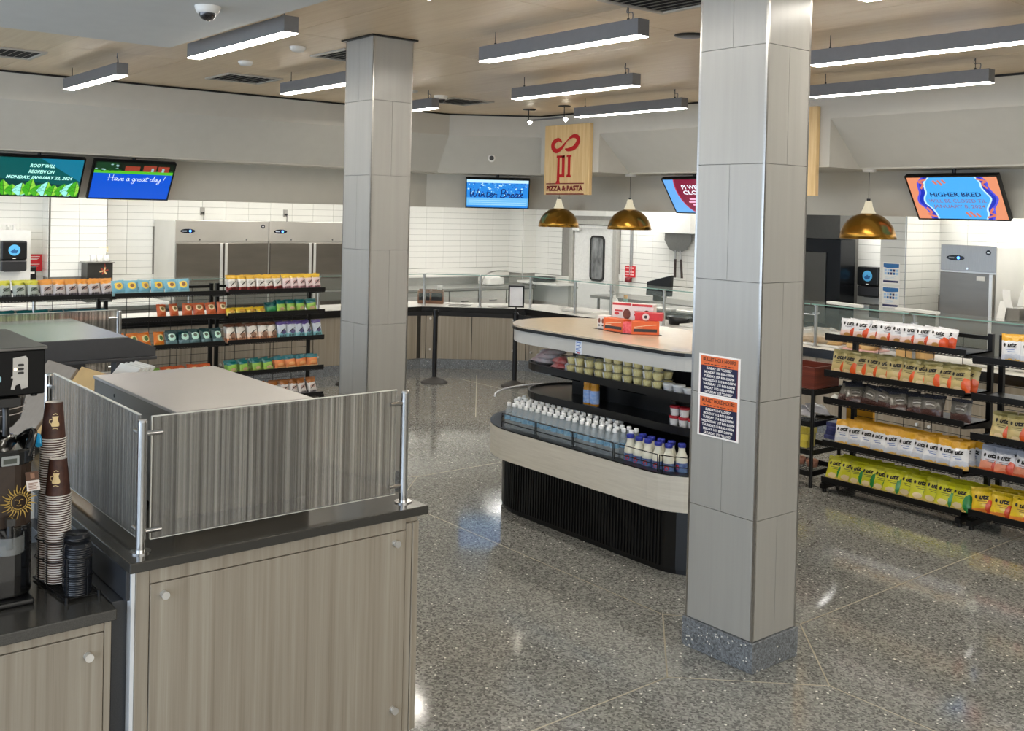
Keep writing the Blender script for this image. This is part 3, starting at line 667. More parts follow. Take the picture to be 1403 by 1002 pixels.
for pp in ([(-.185, .06), (-.03, .06), (-.03, .03), (-.135, .03), (-.135, -.30), (-.175, -.30), (-.165, .03), (-.185, .03)][::-1], [(-.20, -.335), (-.12, -.335), (-.13, -.29), (-.18, -.29)], [(-.075, .06), (-.03, .06), (-.03, -.24), (-.075, -.24)], [(-.135, -.20), (-.075, -.20), (-.075, -.24), (-.135, -.24)],
           [(.02, .06), (.105, .06), (.105, .035), (.02, .035)][::-1], [(.045, .04), (.085, .04), (.085, -.22), (.045, -.22)][::-1], [(.015, -.24), (.105, -.24), (.09, -.205), (.03, -.205)]):
    a = sum(pp[i-1][0]*pp[i][1]-pp[i][0]*pp[i-1][1] for i in range(len(pp)))
    if a < 0: pp = pp[::-1]
    k = len(pp); m.add([fn(u, v, 0) for u, v in pp]+[fn(u, v, .012) for u, v in pp], [tuple(k+i for i in range(k))]+[(i, (i+1) % k, k+(i+1) % k, k+i) for i in range(k)])
m.build('pi_letters', M_red, t)
m = MB(); put_text(m, 'PIZZA & PASTA', -.02, -.395, .095, .74, 0, .05, 0, .006, fn)
quad(m, fn, -.40, -.335, .37, -.320, .006); quad(m, fn, -.40, -.478, .37, -.463, .006); m.build('lettering', M_dred, t)
t, fn = sgn(-7.3, -6.395, 2.54, 3.50, 'pale wooden sign with orange emblem edge beyond the nearer column')
m = MB(); ring = smooth_pts([(0, .33), (.24, .28), (.30, .14), (.22, -.02), (.1, -.1), (-.1, -.1), (-.25, .02), (-.3, .16), (-.22, .28), (0, .33)], 5); ribbon(m, fn, ring, .09, .008); m.build('emblem', M_orange, t)

# ------------------------------------------------------------------ brass dome pendants
M_brass = pm('brass', (170, 126, 52), .24, .95, nz=.1, ns=3)
def pendant(x, y, label):
    t = thing('dome_pendant', label, 'pendant light', (x, y, 2.09), group='brass dome pendants')
    pr = [(.30, 0), (.305, .003), (.293, .06), (.266, .13), (.22, .196), (.155, .248), (.075, .28), (.05, .286)]
    inn = [(r-.006, z-.002) for r, z in pr][::-1]
    MB().lathe(pr+inn, (x, y, 2.09), 32).build('shade', M_brass, t)
    MB().lathe([(.085, .274), (.07, .30), (.047, .35), (.038, .40), (.03, .415), (.001, .416)], (x, y, 2.09), 20).build('collar', em('pendant_collar', (250, 238, 205), .25), t)
    MB().cyl((x, y, 2.50), (x, y, 2.53), .02, n=10).build('gland', M_blk, t)
    MB().cyl((x, y, 2.52), (x, y, ZB), .003, n=6).build('cable', M_black, t)
    MB().lathe([(.001, -.03), (.07, -.028), (.075, 0)], (x, y, ZB), 16).build('canopy', M_white, t)
    MB().lathe([(.001, .06), (.04, .075), (.05, .11), (.03, .16)], (x, y, 2.09), 14).build('bulb', em('pendant_bulb', (255, 226, 170), 3), t)
pendant(-11.31, 10.12, 'brass dome lamp below the pizza sign'); pendant(-9.85, 10.12, 'brass dome lamp in front of the white kitchen door'); pendant(-6.21, 10.12, 'brass dome lamp between nearer column and waves screen')
# ------------------------------------------------------------------ near island: tall counter with screens
M_knob = pm('knob_steel', (226, 224, 220), .32, .7, nz=.02)
M_seam = pm('seam_dark', (60, 57, 50), .7)
M_wside = pm('white_side', (222, 224, 226), .5, nz=.02)
def knob(parent, x, y, z, d=(1, 0, 0), r=.0145):
    d = Vector(d); p = Vector((x, y, z))
    m = MB(); m.cyl(p, p+d*.006, r*.9, n=16).cyl(p+d*.006, p+d*.018, r*.55, n=12).cyl(p+d*.018, p+d*.03, r, n=18)
    return m.build('knob', M_knob, parent, bevel=.0015)
t = thing('counter_cabinet', 'tall striped wood-look cabinet under the glass screen counter', 'cabinet', (-4.1, 1.88, 0))
MB().box(-8.25, 1.275, .09, -3.672, 2.50, .961).build('body', M_lam2, t)
MB().box(-8.2, 1.33, 0, -3.72, 2.45, .09).build('plinth', M_black, t)
MB().box(-3.80, 1.262, .0, -3.662, 1.275, .961).build('side_panel', M_wside, t)
MB().box(-3.672, 1.276, .02, -3.655, 1.325, .961).build('stile', M_lam, t, bevel=.002)
MB().box(-3.672, 1.327, .905, -3.655, 2.43, .961).build('rail', M_lam, t, bevel=.002)
MB().box(-3.672, 2.432, .02, -3.655, 2.462, .93).build('stile', M_lam, t, bevel=.002)
MB().box(-3.672, 2.465, .02, -3.652, 2.478, .93).build('stile', M_lam, t, bevel=.002); MB().box(-3.672, 2.48, .02, -3.658, 2.50, .93).build('stile', M_lam, t, bevel=.002)
d_ = MB().box(-3.671, 1.328, .03, -3.652, 2.429, .902).build('door', M_lam, t, bevel=.002)
for y, z in ((1.375, .86), (2.373, .859), (2.377, .141), (1.38, .141)): knob(d_, -3.652, y, z)
ct = tag(MB().prism([(-8.3, 1.245), (-3.628, 1.245), (-3.628, 2.530), (-8.3, 2.530)], .962, 1.0).build('countertop', M_gran, bevel=.004), 'dark speckled stone top of the tall counter with glass screens', 'countertop')
def wave_glass(name):
    m = bpy.data.materials.new(name); m.use_nodes = True; nt = m.node_tree; N = nt.nodes; K = nt.links; b = N['Principled BSDF']
    tc = N.new('ShaderNodeTexCoord'); mp = N.new('ShaderNodeMapping'); mp.inputs['Scale'].default_value = (62, 62, .12)
    no = N.new('ShaderNodeTexNoise'); no.inputs['Scale'].default_value = 1; no.inputs['Detail'].default_value = 4; no.inputs['Roughness'].default_value = .6
    K.new(tc.outputs['Object'], mp.inputs[0]); K.new(mp.outputs[0], no.inputs['Vector'])
    rp = N.new('ShaderNodeValToRGB'); e = rp.color_ramp.elements; e[0].position = .40; e[0].color = (.34, .32, .29, 1); e[1].position = .60; e[1].color = (.90, .87, .80, 1)
    K.new(no.outputs['Fac'], rp.inputs[0]); K.new(rp.outputs[0], b.inputs['Base Color'])
    b.inputs['Transmission Weight'].default_value = .8; b.inputs['Roughness'].default_value = .14; b.inputs['IOR'].default_value = 1.15
    bp = N.new('ShaderNodeBump'); bp.inputs['Strength'].default_value = .28; bp.inputs['Distance'].default_value = .02; K.new(no.outputs['Fac'], bp.inputs['Height']); K.new(bp.outputs[0], b.inputs['Normal'])
    return m
M_reed = wave_glass('reeded_resin'); M_edge = pm('resin_edge', (214, 212, 202), .3)
def screen(name, label, a, b, z0, z1, cat='screen'):
    """reeded panel between two floor points, with a bright polished edge"""
    d = Vector((b[0]-a[0], b[1]-a[1])); l = d.length; ax = 'y' if abs(d.y) > abs(d.x) else 'x'; m = MB(); e = MB()
    if ax == 'y':
        m.box(a[0]-.005, a[1], z0, a[0]+.005, b[1], z1); e.box(a[0]-.0055, a[1]-.002, z1, a[0]+.0055, b[1]+.002, z1+.003).box(a[0]-.0055, a[1]-.002, z0-.003, a[0]+.0055, b[1]+.002, z0).box(a[0]-.0055, a[1]-.003, z0, a[0]+.0055, a[1], z1)
    else:
        m.box(a[0], a[1]-.005, z0, b[0], a[1]+.005, z1); e.box(a[0]-.002, a[1]-.0055, z1, b[0]+.002, a[1]+.0055, z1+.003).box(a[0]-.002, a[1]-.0055, z0-.003, b[0]+.002, a[1]+.0055, z0)
    t = thing(name, label, cat, (a[0], a[1], z0)); m.build('sheet', M_reed, t); e.build('edge', M_edge, t); return t
screen('glass_screen', 'vertically striped translucent screen along the front of the tall counter', (-3.745, 1.357), (-3.745, 2.425), 1.041, 1.495)
screen('glass_screen', 'vertically striped translucent screen at the coffee side of the counter', (-4.93, 1.33), (-3.80, 1.33), 1.037, 1.495)
screen('glass_screen', 'far grey striped translucent screen behind the slanted hood', (-7.67, 1.26), (-7.67, 2.50), 1.041, 1.495)
def post(x, y, label, dirs, h_=.489):
    t = thing('screen_post', label, 'post', (x, y, 1.0), group='steel screen posts')
    MB().cyl((x, y, 1.0), (x, y, 1+h_-.008), .0185, n=24).cyl((x, y, 1+h_-.008), (x, y, 1+h_), .0185, .016, n=24).build('pole', M_chrome, t)
    MB().cyl((x, y, 1.0), (x, y, 1.005), .038, n=28).build('flange', M_chrome, t, bevel=.001)
    for dx, dy in dirs:
        for z in (1.075, 1.437):
            MB().cyl((x, y, z), (x+dx*.075, y+dy*.075, z), .0095, n=14).build('clamp', M_chrome, t, bevel=.001)
post(-3.735, 1.318, 'steel screen post at the near corner of the tall counter', ((0, 1), (-1, 0)))
post(-3.735, 2.465, 'steel screen post at the walkway end of the tall counter', ((0, -1),))
post(-4.97, 1.318, 'steel screen post behind the coffee brewer', ((1, 0),))
post(-7.66, 2.515, 'steel screen post beyond the slanted hood', ((0, -1),))
# stainless oven box
t = thing('countertop_oven', 'large brushed steel box unit behind the near striped screen', 'appliance', (-4.5, 1.85, 1.0))
MB().box(-5.045, 1.545, 1.02, -3.99, 2.145, 1.438).build('body', M_dsteel, t, bevel=.004)
MB().box(-5.05, 1.54, 1.438, -3.982, 2.150, 1.452).build('top_panel', pm('oven_top_steel', (176, 172, 168), .36, .75, nz=.03, ns=4), t, bevel=.003)
MB().box(-3.99, 1.56, 1.05, -3.978, 2.13, 1.42).build('door', pm('oven_door_steel', (120, 116, 110), .28, .9, nz=.05, ns=3), t, bevel=.003)
for x in (-4.98, -4.06):
    for y in (1.6, 2.09): MB().cyl((x, y, 1.0), (x, y, 1.022), .02, n=12).build('foot', M_blk, t)
for x, z in ((-4.75, 1.40), (-4.12, 1.40)): MB().cyl((x, 1.546, z), (x, 1.542, z), .008, n=10).build('screw', M_black, t)
# hooded warmer
t = thing('display_warmer', 'grey warming display with slanted hood behind the steel box', 'appliance', (-7.0, 1.6, 1.0))
M_hood = pm('hood_grey', (74, 74, 76), .45, .3, nz=.03); M_hoodt = pm('hood_top_steel', (178, 182, 180), .24, .85, nz=.03, ns=3)
zt, zl = 1.452, 1.305
m = MB(); pf = [(.8, zt), (2.163, zt), (2.335, 1.378), (2.335, 1.325), (.63, 1.325), (.63, 1.378)]; n = len(pf)
m.add([(-6.40, y, z) for y, z in pf]+[(-7.60, y, z) for y, z in pf], [tuple(range(n-1, -1, -1)), tuple(range(n, 2*n))]+[(i, (i+1) % n, n+(i+1) % n, n+i) for i in range(n)]); m.build('hood', M_hood, t, bevel=.003)
MB().box(-7.60, .63, zl, -6.385, 2.338, 1.325).build('skirt', M_hood, t, bevel=.003)
MB().box(-7.595, .81, zt, -6.405, 2.158, zt+.003).build('top_panel', M_hoodt, t)
for x, y in ((-6.42, 2.16), (-7.5, 2.16), (-6.42, 1.3), (-7.5, 1.3)): MB().box(x-.05, y-.08, 1.0, x+.05, y+.06, zl).build('post', M_hood, t)
MB().box(-7.55, 1.27, 1.0, -6.36, 2.25, 1.04).build('deck', M_steelh, t, bevel=.003)
M_card = pm('cardboard', (198, 160, 104), .85, nz=.06, ns=12); M_foam = pm('foam_white', (232, 230, 222), .7, nz=.02)
def slab(name, label, cat, c, sx, sy, sz, rot, mat, group=None, bev=.004):
    o = MB().box(-sx/2, -sy/2, 0, sx/2, sy/2, sz).build(name, mat, bevel=bev); o.location = c; o.rotation_euler = rot; return tag(o, label, cat, group)
slab('cardboard_box', 'flat tan carton leaning behind the coffee side striped screen', 'box', (-5.50, 1.47, 1.03), .30, .085, .43, (-.62, 0, .1), M_card)
slab('cardboard_box', 'small tan carton under the leaning foam trays', 'box', (-5.30, 1.60, 1.02), .20, .08, .31, (-.62, 0, .1), M_card)
slab('cardboard_sheet', 'grey brown cardboard sheet leaning inside the warming display', 'box', (-5.85, 1.38, 1.03), .4, .02, .44, (-.62, 0, .1), pm('grey_card', (150, 136, 120), .8))
for i in range(4): slab('foam_tray', f'white foam food tray leaning beside the tan carton, {ORD[i]} of four', 'tray', (-5.52-.012*i, 1.565+.03*i, 1.03), .24, .014, .50, (-.72, 0, .1), M_foam, 'leaning foam trays', .007)

# ------------------------------------------------------------------ coffee counter
t = thing('counter_cabinet', 'lower striped wood-look cabinet under the coffee brewer', 'cabinet', (-4.1, -.4, 0))
MB().box(-4.5, -2.0, .09, -3.672, 1.192, .809).build('body', M_lam2, t); MB().box(-4.4, -1.9, 0, -3.72, 1.17, .09).build('plinth', M_black, t)
MB().box(-3.672, 1.168, .02, -3.655, 1.192, .808).build('stile', M_lam, t, bevel=.002)
MB().box(-3.672, -2, .772, -3.655, 1.166, .808).build('rail', M_lam, t, bevel=.002)
for i in range(3):
    y1 = 1.165-i*1.04; d_ = MB().box(-3.671, y1-1.036, .03, -3.652, y1, .769).build('door', M_lam, t, bevel=.002)
    knob(d_, -3.652, y1-.055, .70); knob(d_, -3.652, y1-.055, .12)
tag(MB().box(-4.55, -2.0, .81, -3.628, 1.203, .85).build('countertop', M_gran, bevel=.004), 'dark speckled stone top of the lower coffee counter', 'countertop')
tag(MB().box(-4.9, 1.246, .852, -3.672, 1.2615, .9615).box(-4.9, 1.206, .0, -3.70, 1.2615, .85).build('splash_panel', M_dwall, bevel=.003), 'dark stone upstand between the coffee counter and the tall counter', 'panel')
# brewer
t = thing('coffee_brewer', 'black coffee brewer with overhanging head at the picture edge', 'coffee machine', (-4.15, .6, .85))
M_bk = pm('brewer_black', (8, 8, 8), .5, nz=.06, spec=.2); M_bkt = pm('brewer_top', (98, 96, 92), .4, .4, nz=.03)
MB().box(-4.47, .2, 1.592, -3.885, 1.018, 1.752).build('head', M_bk, t, bevel=.005)
MB().box(-4.475, .195, 1.752, -3.878, 1.024, 1.764).build('top_panel', M_bkt, t, bevel=.003)
MB().box(-4.46, .3, .87, -4.22, .97, 1.592).build('column', M_bk, t, bevel=.006)
MB().box(-4.47, .2, .85, -4.2, 1.0, .876).box(-4.2, .2, .85, -3.84, .985, .872).build('tray', M_blk, t, bevel=.008)
MB().cyl((-3.96, 1.0, 1.575), (-3.96, 1.0, 1.593), .012, n=10).build('foot', M_blk, t)
fn = plane_fn((-3.885, .94, 1.675), (0, 1, 0), (0, 0, 1))
m = MB(); poly(m, fn, [(-.03, .052), (.012, .058), (.02, .045), (.02, -.055), (-.002, -.06), (-.006, -.04), (-.02, -.045), (-.024, -.06), (-.036, -.058), (-.028, -.02), (-.036, -.018), (-.034, -.012), (-.03, -.012)][::-1], .003); m.build('control_plate', pm('control_grey', (172, 170, 166), .35, .6), t)
for k in range(3): MB().add([fn(u, v, .005) for u, v in rrect(-.004, .026-.014*k, .02, .009, .004)], [tuple(range(24))]).build('button', M_blk, t)
MB().add([fn(u, v, .005) for u, v in ell(-.022, .012, .005, .005, 10)], [tuple(range(10))]).build('indicator', em('amber', (255, 225, 170), 1.6), t)
m = MB(); m.add([fn(u, v, .003) for u, v in rrect(-.082, -.02, .03, .02, .004)], [tuple(range(24))]); m.build('badge', pm('badge_blue', (150, 190, 200), .4), t)
m = MB().lathe([(.075, 0), (.10, .03), (.115, .11), (.118, .125), (.001, .125)], (-4.02, .87, 1.465), 28); m.build('brew_basket', M_dsteel, t)
m = MB()
for z, r in ((.075, .1135), (.052, .108)): m.lathe([(r, 0), (r+.001, .003)], (-4.02, .87, 1.465+z), 28)
m.build('basket_stripe', pm('stripe_light', (226, 214, 206), .5), t)
MB().tube(smooth_pts([(-3.905, .885, 1.585), (-3.87, .885, 1.56), (-3.86, .885, 1.50), (-3.86, .885, 1.46)], 4), .012, 10).box(-3.92, .845, 1.56, -3.85, .93, 1.59).build('basket_handle', M_blk, t)
# thermal server standing in the brewer
t = thing('coffee_server', 'black thermal coffee server with brown sunburst front', 'coffee dispenser', (-4.03, .85, .876))
M_srv = pm('server_black', (16, 16, 17), .18, nz=.05, coat=.6); M_srvb = pm('server_brown', (50, 36, 26), .4, nz=.12, ns=40)
MB().prism(rrect(-4.03, .85, .30, .29, .07), .873, 1.125, smooth=False).build('lower_body', M_srv, t, bevel=.006)
MB().prism(rrect(-4.03, .85, .29, .285, .07), 1.125, 1.345).build('wrap', M_srvb, t)
MB().prism(rrect(-4.03, .85, .31, .30, .07), 1.345, 1.40).lathe([(.11, 0), (.1, .03), (.06, .045), (.001, .05)], (-4.03, .85, 1.40), 24).build('lid', M_srv, t, bevel=.006)
MB().tube(smooth_pts([(-4.06, .98, 1.40), (-3.98, 1.0, 1.44), (-3.92, .985, 1.42), (-3.90, .965, 1.37)], 5), .016, 10).build('handle', M_srv, t)
MB().tube(smooth_pts([(-4.05, 1.01, 1.40), (-4.0, 1.025, 1.415), (-3.96, 1.02, 1.39)], 4), .012, 8).build('blue_tab', pm('tab_blue', (40, 160, 215), .35), t)
fn = plane_fn((-3.878, .87, 1.235), (0, 1, 0), (0, 0, 1))
m = MB(); cx, cy = .065, -.02
for i in range(26):
    a = 2*pi*i/26; r1 = .062 if i % 2 else .05
    ribbon(m, fn, [(cx+.03*cos(a), cy+.03*sin(a)), (cx+(r1*.7)*cos(a+.08), cy+(r1*.7)*sin(a+.08)), (cx+r1*cos(a), cy+r1*sin(a))], [.005, .004, .0015], .004)
ribbon(m, fn, ell(cx, cy, .026, .026, 24)+[(cx+.026, cy)], .0025, .0042)
for s_ in (-1, 1): ribbon(m, fn, [(cx+s_*.014, cy+.006), (cx+s_*.009, cy+.009), (cx+s_*.004, cy+.006)], .0022, .0042)
ribbon(m, fn, [(cx, cy+.006), (cx+.002, cy-.004), (cx-.002, cy-.006)], .0018, .0042); ribbon(m, fn, [(cx-.008, cy-.011), (cx, cy-.014), (cx+.008, cy-.011)], .0025, .0042)
m.build('sun_emblem', pm('gold_print', (178, 146, 72), .35, .3), t)
m = MB(); m.add([fn(u, v, .004) for u, v in rrect(.035, .13, .058, .034, .004)], [tuple(range(24))]); m.build('display', pm('display_grey', (150, 152, 148), .3), t)
m = MB(); quad(m, fn, .012, .12, .056, .137, .0046); m.build('display_window', pm('lcd_dark', (70, 74, 66), .3), t)
m = MB(); m.cyl((-3.88, .90, 1.10), (-3.84, .90, 1.10), .018, n=14).cyl((-3.845, .90, 1.06), (-3.845, .90, 1.15), .012, n=12).box(-3.86, .886, 1.145, -3.83, .914, 1.17); m.build('faucet', M_srv, t)
m = MB(); a = [(-3.88+.0, .86)] ; arc = [(-3.88+.062*cos(x), .90+.055*sin(x)) for x in [(-pi/2)+pi*i/12 for i in range(13)]]
m.strip(arc, 1.045, 1.105, .003); m.build('splash_guard', M_plexi, t)
tg = thing('hanging_tag', 'small brown and white card hanging from the thermal server', 'tag', (-3.87, .978, 1.25))
fn2 = plane_fn((-3.868, .978, 1.283), (0, 1, .0), (0, -.12, 1))
m = MB(); quad(m, fn2, -.022, -.033, .022, .004, 0, 0); quad(m, fn2, -.022, .004, .022, .036, 0, 1)
m.build('card', [pm('tag_white', (226, 214, 204), .7), pm('tag_brown', (92, 62, 44), .6)], tg)
m = MB()
for i in range(5): quad(m, fn2, -.016, -.007-.005*i, .016-.004*(i % 3), -.0045-.005*i, .0008)
quad(m, fn2, -.006, .012, .008, .03, .0008); m.build('print', pm('tag_print', (150, 110, 86), .6), tg)
# cups
M_cupb = pm('cup_brown', (84, 50, 36), .55, c2=(58, 32, 24), ns=70, stretch=(1, 1, .6)); M_cupw = pm('cup_white', (236, 230, 222), .55, nz=.02); M_cupc = pm('cup_cream', (236, 208, 150), .5)
m = MB(); n = 22
m.lathe([(.0445, 0), (.0464, .0012), (.0464, .0032), (.0445, .0042)], (0, 0, 0), n, 1); m.lathe([(.0438, .004), (.0312, .134), (.0312, .137)], (0, 0, 0), n, 0); m.lathe([(.0312, .137), (.029, .137), (.029, .132), (.001, .132)], (0, 0, 0), n, 1)
cup_me = m.mesh('paper_cup', [M_cupb, M_cupw])
m = MB()
def cupfn(u, v, d=0):   # v up on the inverted cup, u round
    r = .0445+(.0312-.0445)*(v-.005)/.129+.0006+d; a = u/r*1.0; return (r*cos(a), r*sin(a), v)
for (va, wa), (vb, wb) in zip(((.050, .011), (.053, .0145), (.060, .0145), (.070, .010), (.078, .0085), (.084, .011)), ((.053, .0145), (.060, .0145), (.070, .010), (.078, .0085), (.084, .011), (.088, .0115))):
    for q_ in range(6):
        a_, b_ = q_/3-1, (q_+1)/3-1; m.add([cupfn(wa*a_, va), cupfn(wa*b_, va), cupfn(wb*b_, vb), cupfn(wb*a_, vb)], [(0, 1, 2, 3)])
ribbon(m, cupfn, [(-.014, .060), (-.021, .066), (-.02, .075), (-.011, .078)], .003, .0003); ribbon(m, cupfn, [(-.008, .094), (0, .098), (.008, .094)], .003, .0003); ribbon(m, cupfn, [(-.01, .042), (0, .044), (.01, .040)], .002, .0003)
cupart_me = m.mesh('cup_emblem', M_cupc)
def cup_stack(x, y, n_, z0, tilt, which, rot):
    for k in range(n_):
        z = z0+k*.0087; top = (k == n_-1)
        o = bpy.data.objects.new('paper_cup', cup_me); COL.objects.link(o)
        o.location = (x+tilt[0]*(z-z0), y+tilt[1]*(z-z0), z); o.rotation_euler = (-tilt[1], tilt[0], rot)
        tag(o, (f'upturned brown paper cup on top of the {which} stack' if top else f'upturned brown paper cup, {ordw(n_-k)} from the top of the {which} stack'), 'cup', f'{which} stack of paper cups')
        if top: piece('cup_emblem', cupart_me, o)
cup_stack(-4.05, 1.088, 61, .868, (-.008, .012), 'taller', -.1); cup_stack(-3.985, 1.10, 38, .868, (-.01, -.01), 'shorter', -.45)
# lids
M_lid = pm('lid_black', (26, 28, 33), .22, nz=.08)
m = MB().lathe([(.046, 0), (.0475, .002), (.0475, .008), (.045, .009), (.0435, .018), (.040, .019), (.038, .012), (.001, .011)], (0, 0, 0), 24); lid_me = m.mesh('coffee_cup_cover', M_lid)
for which, x, y, n_, z0 in (('front', -3.835, 1.128, 23, .862), ('back', -3.905, 1.142, 25, .862)):
    for k in range(n_):
        o = bpy.data.objects.new('coffee_cup_cover', lid_me); COL.objects.link(o); o.location = (x, y, z0+k*.0075); o.rotation_euler = (.02*sin(k*1.7), .02*cos(k*2.3), k)
        tag(o, f'black plastic cup cover, {ordw(n_-k)} from the top of the {which} stack', 'lid', f'{which} stack of black lids')
t = thing('wire_holder', 'black wire holder carrying the cup and lid stacks', 'rack', (-3.95, 1.11, .85))
m = MB(); m.tube([(-4.1, 1.045, .858), (-3.775, 1.075, .858)], .004).tube([(-4.1, 1.185, .858), (-3.785, 1.19, .858)], .004)
for i in range(22): x = -4.1+.0148*i; m.tube([(x, 1.047+.0014*i, .8605), (x, 1.186, .8605)], .0018, 5)
m.build('base_grid', M_black, t)
for x, y, r, hs in ((-4.05, 1.088, .052, (.95, 1.02)), (-3.985, 1.10, .052, (.95, 1.02)), (-3.835, 1.128, .052, (.93, 1.0)), (-3.905, 1.142, .052, (.93, 1.0))):
    m = MB()
    for z in hs: m.tube([(x+r*cos(a), y+r*sin(a), z) for a in [2*pi*k/20 for k in range(20)]], .0022, 5, closed=True)
    for a in (.4, 2.0, 3.6, 5.2): m.tube([(x+r*cos(a), y+r*sin(a), .859), (x+r*cos(a), y+r*sin(a), hs[1])], .0022, 5)
    m.build('ring_cage', M_black, t)
for x, y in ((-3.778, 1.075), (-3.79, 1.19)): MB().cyl((x, y, .85), (x, y, .872), .008, n=8).build('foot', M_black, t)
# ------------------------------------------------------------------ island merchandiser
CX0, CX1, CY = -5.85, -4.45, 5.45
EX = .72   # the far end is a flatter half ellipse
def lift(x, y, r):   # keep things on a tier inside its rounded end
    return max(y, CY-r*sqrt(max(0., 1-((x-CX1)/(EX*r))**2))) if x > CX1 else y
def race(r, n=18):
    return [(CX1+EX*r*cos(a), CY+r*sin(a)) for a in [-pi/2+pi*i/n for i in range(n+1)]]+[(CX0+r*cos(a), CY+r*sin(a)) for a in [pi/2+pi*i/n for i in range(n+1)]]
def ring(mb, r0, r1, z0, z1, mi=0, n=18, smooth=False):
    o, i = race(r1, n), race(r0, n); m = len(o)
    vs = [(x, y, z0) for x, y in o]+[(x, y, z1) for x, y in o]+[(x, y, z0) for x, y in i]+[(x, y, z1) for x, y in i]
    fs = []
    for k in range(m):
        j = (k+1) % m
        fs += [(k, j, m+j, m+k), (2*m+j, 2*m+k, 3*m+k, 3*m+j), (m+k, m+j, 3*m+j, 3*m+k), (j, k, 2*m+k, 2*m+j)]
    return mb.add(vs, fs, mi, smooth)
M_band2 = wood_mat('island_band', [(212, 206, 192), (222, 216, 203), (230, 225, 212)], (3, 3, 60), .42, bump=.01)
M_apron = pm('island_apron', (196, 194, 188), .5, nz=.03, ns=9)
M_itop = pm('island_top', (206, 190, 166), .22, nz=.03, ns=14, coat=.3)
M_iblk = pm('island_black', (12, 12, 13), .32, nz=.1); M_mesh = pm('deck_dark', (46, 46, 48), .4, .3, nz=.15, ns=300)
t = thing('island_merchandiser', 'oval open cooler island with tan top and black ribbed base', 'display stand', ((CX0+CX1)/2, CY, 0))
MB().prism(race(.56), .03, .425).build('base', M_iblk, t)
MB().prism(race(.55), 0, .03).build('plinth', M_black, t)
for i in range(62):      # ribs of the base
    x = CX0-.2+i*.0285
    if x > CX1+.05: break
    y = CY-.562 if x > CX0 else CY-sqrt(max(.0, .562**2-(x-CX0)**2))
    MB().box(x, y-.008, .04, x+.012, y+.01, .42).build('rib', M_iblk, t)
m = MB(); ring(m, .585, .66, .425, .652, smooth=False); m.build('band', M_band2, t, bevel=.0)
m = MB(); ring(m, .58, .662, .652, .66); m.build('band_rim', M_iblk, t)
MB().prism(race(.59), .56, .618).build('deck', M_mesh, t)
MB().box(CX0+.02, CY-.05, .618, CX1-.02, CY+.05, 1.30).build('spine', M_iblk, t)
for x in (CX0+.35, CX1-.3): MB().box(x-.03, CY-.10, .618, x+.03, CY-.05, 1.30).build('upright', M_iblk, t)
for z in (.885, 1.105):
    MB().prism(race(.355), z-.03, z).build('shelf', M_iblk, t)
    m = MB(); ring(m, .355, .372, z-.035, z+.018); m.build('shelf_rim', M_iblk, t)
    for x in (CX0+.1, CX0+.8, CX1-.1): MB().hexa([(x-.006, CY-.34, z-.05), (x+.006, CY-.34, z-.05), (x+.006, CY-.05, z-.12), (x-.006, CY-.05, z-.12)], [(x-.006, CY-.34, z-.03), (x+.006, CY-.34, z-.03), (x+.006, CY-.05, z-.03), (x-.006, CY-.05, z-.03)]).build('bracket', M_iblk, t)
MB().prism(race(.49), 1.29, 1.385).build('apron', M_apron, t)
MB().prism(race(.505), 1.385, 1.408).build('top_edge', M_iblk, t)
MB().prism(race(.502), 1.408, 1.42).build('top', M_itop, t)
# clear end guard with pale rim
arc = [(CX0+.63*cos(a), CY+.63*sin(a)) for a in [radians(104+10*i) for i in range(14)]]
m = MB(); m.strip(arc, .655, .845, .004); m.build('end_guard', M_plexi, t)
m = MB(); m.tube([(x, y, .847) for x, y in arc], .007, 8); m.build('guard_rim', pm('guard_rim_white', (222, 224, 230), .25), t)
# wire fence
yf = CY-.625
for i in range(5):
    xa = CX0-.13+i*.40; xb = xa+.385
    if i == 4: xb = CX1+.1
    m = MB()
    za = .665
    for z in (.70, .765): m.tube([(xa, yf, z), (xb, yf, z)], .0035, 6)
    for x in (xa, xb): m.tube([(x, yf, .655), (x, yf, .765)], .0035, 6)
    m.build('fence_wire', M_black, t)
m = MB(); 
for z in (.70, .765): m.tube([(CX1+EX*.625*cos(a), CY+.625*sin(a), z) for a in [radians(-80+10*i) for i in range(9)]], .0035, 6)
m.build('fence_wire', M_black, t)
fn = plane_fn((-5.295, CY-.492, 1.335), (1, 0, 0), (0, 0, 1))
m = MB(); quad(m, fn, -.033, -.047, .033, .047, .001); o = m.build('price_card', pm('card_white', (232, 238, 246), .6), None)
tag(o, 'small white price card with blue lines taped to the island apron', 'card')
m = MB()
for i in range(7): quad(m, fn, -.026, .032-.011*i, .026-.006*(i % 3), .037-.011*i, .0018)
m.build('print_lines', pm('print_blue', (60, 110, 190), .6), o)
m = MB(); quad(m, fn, -.018, -.043, .018, -.037, .0018); m.build('print_line', pm('print_red', (200, 60, 70), .6), o)

